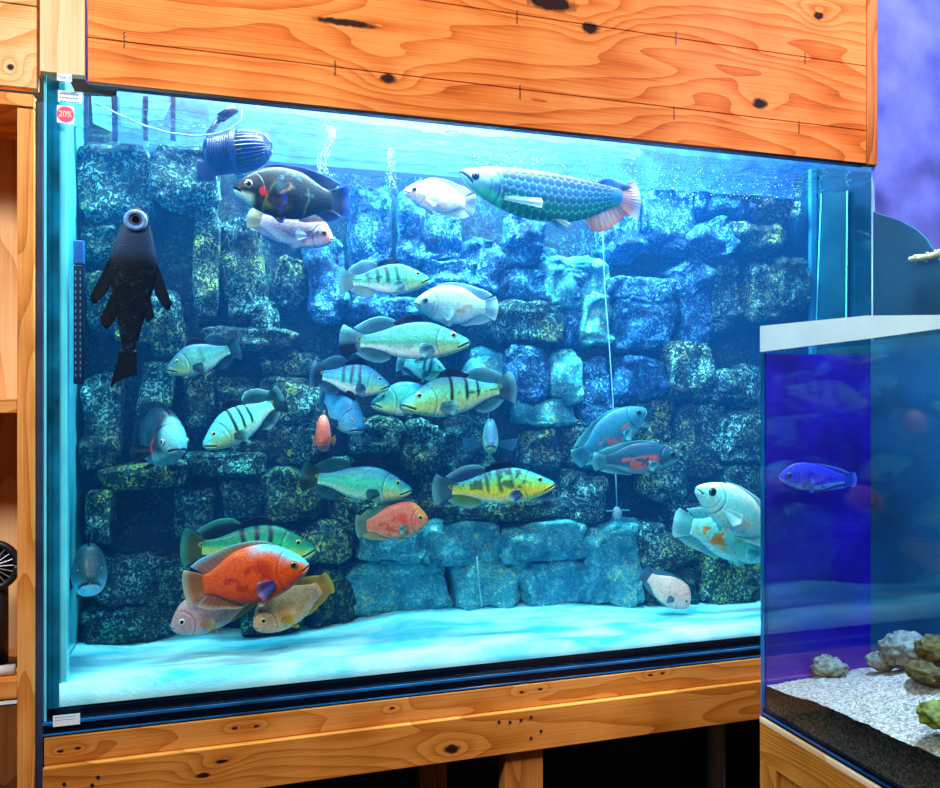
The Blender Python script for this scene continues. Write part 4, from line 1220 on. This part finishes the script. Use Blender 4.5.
# black oscar
def blk(c, T, z, vv, nz, fine):
    for x, w_ in ((.42, .018), (.62, .012), (.30, .012)):
        b = np.exp(-((T - x - .05 * vv + (nz - .5) * .12) / w_) ** 2) * sstep(.5, .1, vv)
        c = mixc(c, lc('#b88868' if x < .5 and x > .35 else '#5a7838'), b * .75)
    c = mixc(c, lc('#7a8838'), np.exp(-((vv + .62) / .16) ** 2) * sstep(.18, .3, T) * sstep(.5, .42, T) * .8)
    return mixc(c, lc('#b8f0dc'), sstep(-.25, -.6, vv) * sstep(.19, .12, T))
p = p_two('#0a1820', '#123038', '#2a5a70', thr=.56, xr=(.3, .8), vr=(-.2, .9), back='#06101c', fin='#081230', tip='#1c38a0', iris='#8aa0a0', extra=blk,
          gill=(.235, -.015, .035, .042, '#e02a10'), tail='#0a1848', tailtip='#3a50c8')
make_fish('oscar', (233, 188), (350, 203), 0.060, 0.085, 50, p, 'black oscar with a red gill patch swimming below the pump', seed=11, fin_fold=.7)
# pink-white parrot behind
p = p_two('#f4d4ec', '#e6e8fa', '#f8c0c8', thr=.55, face=('#f8a088', .75, .20), fin='#d8e4f4', tip='#b0ccf0', iris='#f0a050', tail='#f0dca8', tailtip='#d8ecd0', back='#e8d8f8')
make_fish('parrot', (333, 240), (247, 217), 0.115, 0.13, 36, p, 'pinkish white fish right beneath the black oscar', seed=12, fin_fold=.45)
# white oscar
p = p_two('#f4ead0', '#f8f4e8', '#f6d8b0', thr=.5, fin='#e8e6d4', tip='#c8e8f0', iris='#9ab0b8', back='#e0ecec', tail='#e4e8e0')
make_fish('oscar', (404, 191), (476, 206), 0.13, 0.145, 31, p, 'creamy white oscar swimming in front of the arowana, near the surface', seed=13)
# bass, upper
B = p_bass
make_fish('bass', (430, 279), (338, 281), 0.10, 0.12, 30, B(bars=[(.36, .022, .8), (.47, .022, .8), (.57, .02, .8), (.68, .02, .6)], stripe=.9, tail='#8ac0b8', pelv='#b8d8c8', fin='#6aa0b0'), 'barred bass topmost in the middle shoal, just above the pale speckled oscar', seed=21)
p = p_two('#c8ecd8', '#e0f4e4', '#f0a850', thr=.50, xr=(.42, .75), vr=(-.5, .3), fin='#a8e4e4', tip='#d8fafa', iris='#80a0a0', amount=.8, face=('#bfe8d0', .7, .2))
make_fish('oscar', (414, 303), (498, 309), 0.175, 0.175, 38, p, 'pale rounded oscar with a faint orange patch above the large mid-shoal bass', seed=22, roll=-.1, fin_fold=.7)
make_fish('bass', (470, 342), (339, 341), 0.075, 0.10, 37, B(top='#2a7898', mid='#58b8a0', bars=(), dark_half='#041424', fin='#4a90a8', tail='#7ac0d0'), 'largest bass of the middle shoal, plain-sided with a two-tone tail', seed=23)
make_fish('bass', (390, 386), (310, 373), 0.11, 0.14, 31, B(top='#2878a8', mid='#4fc0c8', bars=[(.38, .022, .8), (.48, .022, .8), (.58, .02, .7)], tail='#0c3c5c', fin='#2a6c90', tip='#4898b8'), 'barred bass with a dark tail lying just below the plain-sided bass', seed=24, fin_fold=1.1)
make_fish('bass', (447, 373), (397, 361), 0.115, 0.175, 25, B(top='#3890b0', mid='#60d0cc', bars=[(.30, .03, .9), (.42, .03, .9)], fin='#4aa0b8'), 'smallest barred bass above the pair facing left', seed=25)
make_fish('bass', (371, 404), (455, 392), 0.135, 0.15, 33, B(top='#2a80a0', mid='#4cc8b8', fin='#3f98a8'), 'plain green-blue bass half hidden behind the black-barred one', seed=26, roll=.1)
make_fish('bass', (401, 405), (516, 386), 0.075, 0.10, 38, B(top='#3f98a8', mid='#6fd8a0', belly='#c8f0d0', bars=[(.40, .016, 1), (.53, .016, 1), (.64, .014, 1)], stripe=1, yellow=.35, tail='#3a7c88', spiny='#0a2048'), 'bright green bass with bold black bars facing left', seed=27)
make_fish('bass', (362, 430), (320, 392), 0.085, 0.19, 34, B(top='#1f6a98', mid='#459cc8', belly='#98dcf4', face='#6ac8f0', fin='#1a5c88', tip='#3a88a8'), 'dull blue bass turned half toward the glass beside the small pink-orange fish', seed=28, thick=1.5)
p = p_two('#f49080', '#f4b8a8', '#f07040', thr=.5, fin='#f0a880', tip='#e8d060', iris='#f8c030', face=('#f0604a', .5, .25), eye_scale=1.1)
make_fish('parrot', (322, 443), (326, 421), 0.06, 0.15, 38, p, 'small pink-orange parrot cichlid seen head-on in the middle of the shoal', seed=29, thick=.95, fin_fold=.6)
make_fish('bass', (166, 370), (240, 346), 0.105, 0.15, 30, B(top='#28687c', mid='#58a89c', belly='#a8e0d0', bars=[(.45, .03, .4)], fin='#1c5878', tip='#2c6c88', ocel=None), 'dim greenish bass below the black suckermouth catfish, facing left', seed=30)
make_fish('bass', (203, 446), (284, 397), 0.085, 0.13, 35, B(top='#4ab8d8', mid='#70dcc8', belly='#b8f0e8', bars=[(.36, .018, 1), (.46, .018, 1), (.56, .018, 1)], fin='#2a6c70', tail='#1c6060', dark_half='#0c3c38', yellow=.2), 'striped bass pointing down left with eyespot tail raised', seed=31, fin_fold=1.1, thick=1.2)
p = p_two('#184058', '#78d8e8', '#10283c', thr=.55, fin='#123050', tip='#1c4060', iris='#e8f0e0', back='#0e2a40', face=('#6ad0e8', .85, .17), gill=(.26, -.03, .02, .09, '#e04020'))
make_fish('oscar', (180, 449), (134, 424), 0.055, 0.19, 58, p, 'dark oscar with blue-white face and orange gill line turned toward the glass', seed=32, thick=1.5, fin_fold=.7)
make_fish('bass', (412, 490), (300, 476), 0.085, 0.11, 34, B(top='#1f7f98', mid='#46c8a8', belly='#a8ecc8', face='#d8d860', fin='#1f7080', tail='#2a6048', dark_half='#14301c', tip='#2f8088'), 'green bass with a yellowish throat and eyespot tail above the orange parrot cichlid', seed=33)
make_fish('bass', (555, 484), (432, 490), 0.07, 0.095, 35, B(top='#2a9098', mid='#7cc850', belly='#e8f0c0', bars=[(.46, .018, .8), (.56, .016, .8), (.36, .016, .5)], yellow=.9, face='#e8e040', tail='#4890a0', pelv='#78c060', fin='#3060a0', blot=.8), 'yellow-green bass with dark blotches in the centre of the tank, facing right', seed=34)
p = p_two('#f08868', '#f4b890', '#e85c38', thr=.5, fin='#78b8a0', tip='#88d8c0', iris='#c8d8a0', face=('#f4b040', .75, .17), back='#e87860', tail='#90b8a0', anal='#d8c878')
make_fish('parrot', (428, 519), (355, 527), 0.085, 0.10, 36, p, 'orange-pink parrot cichlid under the two green bass', seed=35, fin_fold=.7)
p = B(top='#4a98c0', mid='#80d8d8', belly='#c8f0e0', fin='#3a90b8', tip='#4a98c8', ocel=None, bars=[(.3, .02, .5)]); p['pec_out'] = 1.6
make_fish('bass', (491, 446), (489, 422), 0.09, 0.19, 34, p, 'small slim blue fish seen head-on with side fins spread, above the yellow-green bass', seed=36, thick=1.0)
# dusky oscars at right
p = p_two('#2a8098', '#58c0c8', '#c07060', thr=.50, xr=(.25, .85), vr=(-.9, .1), fin='#3aa0b0', tip='#58d0d8', iris='#506870', amount=.9, back='#2a7898')
make_fish('oscar', (646, 409), (574, 461), 0.17, 0.19, 36, p, 'dusky oscar slanting up to the right, upper of the dusky pair', seed=41, fin_fold=.55)
p = p_two('#1c5870', '#68c8d0', '#c86858', thr=.47, xr=(.25, .85), vr=(-.95, .25), fin='#48b0b8', tip='#78e0e8', iris='#384850', amount=.9, back='#184860', tail='#58b8c0')
make_fish('oscar', (680, 456), (592, 462), 0.105, 0.12, 31, p, 'dusky oscar with reddish patches swimming level, lower of the dusky pair', seed=42, fin_fold=.55)
# white and orange oscars
p = p_two('#7ce4dc', '#b0fcf4', '#e89838', thr=.56, xr=(.35, .85), vr=(-.9, .1), fin='#98ecec', tip='#d0fcfc', iris='#405858', amount=.7, back='#d8f4d0')
make_fish('oscar', (696, 488), (782, 540), 0.055, 0.085, 43, p, 'white-cyan oscar with black eye on top of the orange-speckled one', seed=43, fin_fold=.6)
p = p_two('#84e4d4', '#b0f4e8', '#f88c04', thr=.44, xr=(.40, .85), vr=(-.75, .45), nsc=1.5, fin='#78e8e8', tip='#b8fcfc', iris='#405858', back='#98e8dc', tail='#80ece8')
make_fish('oscar', (785, 552), (673, 522), 0.125, 0.14, 47, p, 'orange-speckled white oscar beneath its white-cyan neighbour, by the side tank', seed=44, fin_fold=.6)
# bottom
p = p_two('#f0c0b0', '#f0d0b8', '#e8a890', thr=.6, fin='#5aa0b0', tip='#3a8098', iris='#e8e060', face=('#e8b090', .6, .2), tail='#508090')
make_fish('parrot', (689, 606), (642, 572), 0.13, 0.165, 30, p, 'pale pink parrot cichlid nosing the sand at the tank floor, apart from the others', seed=45, fin_fold=.5)
make_fish('bass', (316, 549), (180, 547), 0.10, 0.115, 44, B(top='#0e7058', mid='#30b070', belly='#80d8b0', bars=[(.34, .02, 1), (.44, .02, 1), (.54, .02, 1)], yellow=.6, tail='#607838', tip='#48b8a0', fin='#0c3040'), 'green striped bass directly behind the big orange oscar', seed=46)
def org(c, T, z, vv, nz, fine):
    c = mixc(c, lc('#5cc8e8'), np.clip(sstep(.50, .95, vv + (nz - .5) * .3) * sstep(.5, .3, T) + .7 * sstep(.15, .7, vv) * sstep(.28, .12, T), 0, 1))
    return mixc(c, lc('#301008'), sstep(-.72, -1.0, vv) * sstep(.3, .45, T) * .8)
p = p_two('#f05808', '#e04408', '#c83804', thr=.52, fin='#c87038', tip='#f0dcc0', iris='#a87828', extra=org, pec='#4a50a0', pectip='#a888b8', dors='#c88870', dorstip='#a8e0f0', tail='#d88838', tailtip='#f0dcc0', face=('#f47820', .5, .14))
make_fish('oscar', (309, 565), (183, 590), 0.040, 0.065, 57, p, 'big vivid orange oscar in front near the sand', seed=47, fin_fold=.75)
p = p_two('#d0a0a0', '#d8b4ac', '#c89090', thr=.5, fin='#d89868', tip='#c8b880', iris='#f0f0d0', face=('#c49498', .5, .25), tail='#d09860')
make_fish('parrot', (171, 628), (262, 592), 0.085, 0.11, 40, p, 'mauve-pink parrot cichlid tucked under the orange oscar', seed=48, fin_fold=.4)
p = p_two('#f0b078', '#f0b898', '#e89858', thr=.5, fin='#f0b020', tip='#f0d040', iris='#e8e840', face=('#e0a890', .6, .25), tail='#f4b418', tailtip='#f0dc40')
make_fish('parrot', (254, 628), (332, 581), 0.075, 0.10, 41, p, 'peach parrot cichlid with yellow tail nosing the sand right of the orange oscar', seed=49, fin_fold=.5)
p = B(top='#1c4858', mid='#3a8098', belly='#90e0f8', face='#90e0ff', fin='#1c5868', tip='#2a7888', ocel=None)
make_fish('bass', (90, 583), (88, 552), 0.06, 0.19, 52, p, 'grey-blue bass facing out of the tank at the lower corner by the glass edge', seed=50, thick=1.35)

# fish shape added in the small side aquarium to stand for a glass reflection
def side_fish_reflection():
    global P
    keepP = P
    yy_ = SX + 0.10
    def P2(px, py, y=0.0): return PX(px, py, y)
    P = P2
    p = p_two('#2c30c8', '#6a9cf8', '#2818b0', thr=.5, fin='#3050d0', tip='#6088f0', iris='#3048d0')
    make_fish('parrot', (779, 477), (857, 480), SX + 0.016, SX + 0.150, 27, p, 'dim blue fish shape before the violet-blue panel, added for a glass reflection', seed=60, fin_fold=.4, thick=.4)
    P = keepP
side_fish_reflection()

# ---- suckermouth catfish, belly against the front glass
def catfish():
    nose = P(137, 208, 0.02); tail = P(127, 378, 0.045)
    L = (nose - tail).length
    ex = (nose - tail).normalized()
    ey = Vector((0, -1, 0)); ey = (ey - ex * ey.dot(ex)).normalized()      # belly side faces the glass
    ez = ex.cross(ey)
    M4 = Matrix(((ex.x, ez.x, ey.x, nose.x), (ex.y, ez.y, ey.y, nose.y), (ex.z, ez.z, ey.z, nose.z), (0, 0, 0, 1)))
    root = empty('catfish', None, 'black suckermouth catfish clinging upright to the aquarium glass', 'fish', mat=M4)
    t = np.array([0, .03, .10, .20, .32, .45, .6, .75, .86])
    wd = [.02, .058, .085, .115, .142, .128, .092, .058, .030]
    ns, nr = 120, 72
    T = np.linspace(0, .86, ns); th = np.linspace(0, 2 * np.pi, nr, endpoint=False)
    TT_, Th = np.meshgrid(T, th, indexing='ij')
    W = interp_s(TT_, t, wd) * 0.92
    D = interp_s(TT_, t, [.02, .06, .09, .12, .13, .11, .07, .045, .035])
    lat = W * np.cos(Th)
    dep = D * np.sin(Th); dep = np.where(dep > 0, dep * 0.25, dep)
    bendx = 0.05 * np.sin(TT_ * 3.0)
    V = np.stack([-TT_ * L, (lat + bendx * 0) * L, dep * L], -1)
    plate = fbm(TT_ * 60, lat * 60, dep * 30, 2)
    grid = (np.abs(np.sin(TT_ * 150)) * np.abs(np.sin(lat * 130))) ** .5
    col = mixc(np.broadcast_to(lc('#04080e'), TT_.shape + (3,)), lc('#223c66'), sstep(.24, .32, TT_) * 0 + sstep(.08, .14, TT_) * sstep(.34, .22, TT_) * sstep(0.0, .6, np.sin(Th)) * .75)
    col = mixc(col, lc('#1c3858'), sstep(.62, .72, plate) * sstep(.3, .4, TT_) * .6)
    fs = [(i * nr + j, i * nr + (j + 1) % nr, (i + 1) * nr + (j + 1) % nr, (i + 1) * nr + j) for i in range(ns - 1) for j in range(nr)]
    fs += [tuple(range(nr))[::-1], tuple(range((ns - 1) * nr, ns * nr))]
    mesh_obj('body', V.reshape(-1, 3), fs, M_body, root, cols=col.reshape(-1, 3))
    # round sucker mouth
    c = np.array([-.075 * L, 0, .030 * L])
    pts = [Vector(c + np.array([.047 * L * math.cos(a), .050 * L * math.sin(a), 0])) for a in np.linspace(0, 2 * math.pi, 37)]
    mo = MB().tube(pts, .016 * L, 12).build('mouth', plain('slate_lips', lin('#6a90c8'), .5, noise=.3, nscale=90, bump=.4), root, smooth=True)
    a_ = np.linspace(0, 2 * np.pi, 30, endpoint=False)
    MB().tube([c + np.array([0, 0, -.010 * L]), c + np.array([0, 0, .004 * L])], .038 * L, 24).build('throat', plain('slate_throat', lin('#2a4068'), .6), mo)
    MB().tube([c + np.array([.006 * L, 0, .004 * L]), c + np.array([.006 * L, 0, .009 * L])], .020 * L, 16).build('mouth_opening', M_pupil, mo)
    def fin3(name, base, tip, n=26, m=12):
        base, tip = np.array(base, float) * L, np.array(tip, float) * L
        k = np.linspace(0, 1, n)
        bb = np.stack([np.interp(k, np.linspace(0, 1, len(base)), base[:, i]) for i in range(3)], -1)
        tt2 = np.stack([interp_s(k, np.linspace(0, 1, len(tip)), tip[:, i]) for i in range(3)], -1)
        r = np.linspace(0, 1, m)
        Pm = bb[:, None] * (1 - r)[None, :, None] + tt2[:, None] * r[None, :, None]
        Pm[..., 2] += .003 * L * np.cos(k * 50)[:, None]
        F1 = Pm + np.array([0, 0, .005 * L]); F0 = Pm - np.array([0, 0, .005 * L])
        V = np.vstack([F1.reshape(-1, 3), F0.reshape(-1, 3)]); nn = n * m
        f1 = gridfaces(n, m); f2 = [tuple(x + nn for x in f[::-1]) for f in f1]
        rim_ = [i * m for i in range(n)] + [(n - 1) * m + j for j in range(1, m)] + [i * m + m - 1 for i in range(n - 2, -1, -1)] + [j for j in range(m - 2, 0, -1)]
        f3 = [(rim_[i], rim_[i - 1], rim_[i - 1] + nn, rim_[i] + nn) for i in range(len(rim_))]
        cl = np.broadcast_to(lc('#05080e'), (2 * nn, 3))
        mesh_obj(name, V, f1 + f2 + f3, M_body, root, cols=cl)
    for s in (1, -1):
        fin3('pectoral_fin', [(-.20, s * .085, 0), (-.36, s * .09, 0)], [(-.54, s * .225, .0), (-.58, s * .20, 0), (-.50, s * .13, 0)])
    fin3('pelvic_fin', [(-.46, -.09, 0), (-.56, -.06, 0)], [(-.66, -.165, 0), (-.72, -.13, 0), (-.66, -.08, 0)])
    fin3('pelvic_fin', [(-.46, .09, 0), (-.56, .06, 0)], [(-.62, .13, 0), (-.66, .10, 0), (-.62, .07, 0)])
    fin3('tail_fin', [(-.83, -.045, 0), (-.83, .045, 0)], [(-1.06, -.09, 0), (-1.0, -.01, 0), (-.98, .055, 0)])
    for s in (1, -1):
        e = MB().tube([(-.13 * L, s * .080 * L, -.03 * L), (-.13 * L, s * .092 * L, -.028 * L)], .012 * L, 12).build('eye', M_pupil, root)
catfish()

# ------------------------------------------------------------------ equipment in the large aquarium
def pump():
    c = P(232, 152, 0.16)
    root = empty('wavemaker_pump', c, 'dark blue ribbed water pump high in the corner above the black oscar', 'pump')
    pd = depth(c) / F
    ax = Vector((1.0, -0.25, 0.05)).normalized()
    def q(a, b=0, z=0):
        sidev = ax.cross(Vector((0, 0, 1))).normalized()
        return c + ax * a * pd + sidev * b * pd + Vector((0, 0, z * pd))
    child(MB().tube([q(-25, 0, -4), q(-22, 0, -4), q(-2, 0, 0)], [15 * pd, 17 * pd, 19 * pd], 36).build('motor_housing', M_pump, smooth=True), root)
    ribs = MB()
    for k in range(9):
        ribs.tube([q(-19 + 2.3 * k, 0, -3 + .3 * k), q(-18 + 2.3 * k, 0, -3 + .3 * k)], 20.2 * pd, 36)
    child(ribs.build('cooling_fins', M_pump_l), root)
    child(MB().tube([q(2, 0, 0), q(7, 0, 0)], 22 * pd, 40).build('collar', M_pump_l, smooth=False), root)
    child(MB().tube([q(7.5, 0, 0), q(24, 0, 2), q(34, 0, 3), q(39, 0, 3.5)], [19 * pd, 17 * pd, 12 * pd, 3 * pd], 36).build('dome', M_pump, smooth=True), root)
    dr = MB()
    for k in range(30):
        a = 2 * math.pi * k / 30
        pts = []
        for (xx, rr) in ((7.6, 20.5), (16, 20), (25, 18), (33, 13.5), (39, 5)):
            off = q(xx, rr * math.cos(a), rr * math.sin(a) + (xx - 7) * .1)
            pts.append(off)
        dr.tube(pts, 0.6 * pd, 5)
    child(dr.build('grille', M_pump_l), root)
    b0 = q(-22, 6, -24); 
    child(MB().box(b0.x - .020, b0.x + .014, c.y - .012, c.y + .012, c.z - 30 * pd, c.z - 12 * pd, b=.004).build('magnet_foot', M_pump_l), root)
    child(MB().tube([q(-24, 0, -14), q(-22, 0, 20), q(-12, 0, 34)], [.006, .006, .005], 12).tube([q(-12, 0, 34), q(4, 0, 44)], .009, 14).build('bracket', M_pump, smooth=True), root)
    pts = [P(a, b_, 0.14) for a, b_ in ((96, 103), (118, 114), (145, 126), (170, 133), (196, 136), (216, 134), (232, 128), (241, 120), (242, 110))]
    cv = []
    for i in range(len(pts) - 1):
        for f_ in np.linspace(0, 1, 5, endpoint=False): cv.append(pts[i].lerp(pts[i + 1], f_))
    cv.append(pts[-1])
    child(MB().tube(cv, .0014, 8).build('cable', plain('pale_cable', lin('#9ac8e8'), .3), smooth=True), root)
pump()

# perforated tube
a, b = P(71, 238, 0.02), P(81, 384, 0.02)
gt = empty('perforated_pipe', ((a.x + b.x) / 2, 0.035, b.z), 'dark perforated upright strip inside the tank along its side edge', 'filter pipe')
gxm = TX0 + 0.0125
M_strip = plain('navy_strip', lin('#0a2450'), .4, noise=.2)
child(box('body', b.x - 0.014, b.x + 0.001, 0.036, 0.050, b.z, a.z - 0.04, M_strip, b=.002), gt)
child(box('cap', b.x - 0.0145, b.x + 0.0015, 0.0355, 0.0505, a.z - 0.039, a.z, plain('blue_cap', lin('#1c60a8'), .4), b=.002), gt)
mb = MB()
zz = b.z + .012
while zz < a.z - .05:
    for dx in (-.0105, -.0035): mb.box(b.x + dx - .0008, b.x + dx + .0008, 0.0352, 0.0359, zz, zz + .005)
    zz += .0105
child(mb.build('slots', plain('pale_slot', lin('#5ab0d8'), .5)), gt)

# air line with its stone
al = empty('air_line', P(617, 515, .21), 'thin white air tube hanging down to a round air stone on the stone ledge', 'air tube')
pts = [P(*q_, .21) for q_ in ((602, 205), (603, 240), (605, 290), (609, 340), (613, 400), (614, 450), (616, 480), (617, 508))]
child(MB().tube(pts, .0014, 8).build('tube', M_tube, smooth=True), al)
e = P(617, 513, .21)
child(MB().tube([e + Vector((0, 0, .014)), e + Vector((0, 0, .004)), e + Vector((0, 0, -.006)), e + Vector((0, 0, -.012))], [.004, .011, .011, .006], 20).build('air_stone', plain('grey_stone', lin('#9ac0c8'), .5), smooth=True), al)
child(MB().box(e.x - .026, e.x + .030, .205, .214, e.z + .004, e.z + .007, b=.001).build('cross_bar', plain('teal_bar', lin('#4a98a8'), .4)), al)
pts = [P(*q_, .215) for q_ in ((477, 556), (478, 575), (480, 592), (482, 606))]
tag(MB().tube(pts, .0016, 8).build('thin_tube', M_tube, smooth=True), 'short thin pale tube standing in the sand against the lower stones', 'air tube')

# light blue panes added in the upper left corner to stand for a reflection
def glass_reflection():
    root = empty('glass_reflection_panes', P(130, 130, .20), 'pale blue panes between dark uprights, added for a reflection in the upper corner', 'glass reflection')
    M_pale_reflect = plain('pale_blue_reflection', lin('#5aa8e8'), .35, noise=.2, nscale=10)
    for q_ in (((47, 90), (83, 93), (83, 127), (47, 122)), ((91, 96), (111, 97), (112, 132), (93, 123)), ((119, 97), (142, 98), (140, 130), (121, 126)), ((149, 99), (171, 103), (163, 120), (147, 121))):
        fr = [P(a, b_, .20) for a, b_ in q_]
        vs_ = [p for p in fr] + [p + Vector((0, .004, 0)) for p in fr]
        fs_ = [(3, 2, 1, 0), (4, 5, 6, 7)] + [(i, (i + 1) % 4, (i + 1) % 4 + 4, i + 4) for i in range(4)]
        child(mesh_obj('pane', vs_, fs_, M_pale_reflect, smooth=False), root)  # added pane standing for the reflection
    for px in (86, 115, 145.5, 173):
        a_, b_ = P(px - 2.5, 96, .207), P(px + 2.5, 140, .207)
        child(box('upright', a_.x, b_.x, .206, .214, b_.z, a_.z, M_strip), root)
glass_reflection()

# air bubbles
def bubbles(name, label, n, fn, rr, seed):
    rs = np.random.RandomState(seed)
    V, Fq = [], []
    import bmesh
    bm = bmesh.new(); bmesh.ops.create_icosphere(bm, subdivisions=1, radius=1)
    bv = np.array([v.co[:] for v in bm.verts]); bf = [[v.index for v in f.verts] for f in bm.faces]; bm.free()
    for i in range(n):
        c = np.array(fn(rs)); r = rr * rs.uniform(.4, 1.3)
        k = len(V) * len(bv)
        V.append(bv * r + c); Fq += [[x + k for x in f] for f in bf]
    o = mesh_obj(name, np.vstack(V), Fq, M_bub)
    return tag(o, label, 'bubbles', kind='stuff')
M_bub = plain('bubble_skin', lin('#c8f8ff'), .15, coat=1.0)
def under_surface(rs):
    px = rs.uniform(470, 800); c = P(px, 150, rs.uniform(.03, .25))
    return (c.x, c.y, WL - .012 - abs(rs.normal(0, .018)))
bubbles('bubbles', 'tiny white bubbles scattered under the water surface above the arowana', 700, under_surface, .0010, 5)
def col1(rs):
    t = rs.rand(); c = P(327 + 10 * (rs.rand() - .5) * (1.6 - t) + 5 * math.sin(t * 9), 205 - 80 * t, .20 + .02 * rs.rand()); return c
bubbles('bubbles', 'pale rising bubble plume above the stones right of the black oscar', 420, col1, .0013, 6)
def col2(rs):
    t = rs.rand(); c = P(391 + 9 * (rs.rand() - .5) * (1.5 - t), 188 - 40 * t, .21 + .02 * rs.rand()); return c
bubbles('bubbles', 'faint thin bubble plume above the creamy white oscar', 130, col2, .0011, 7)
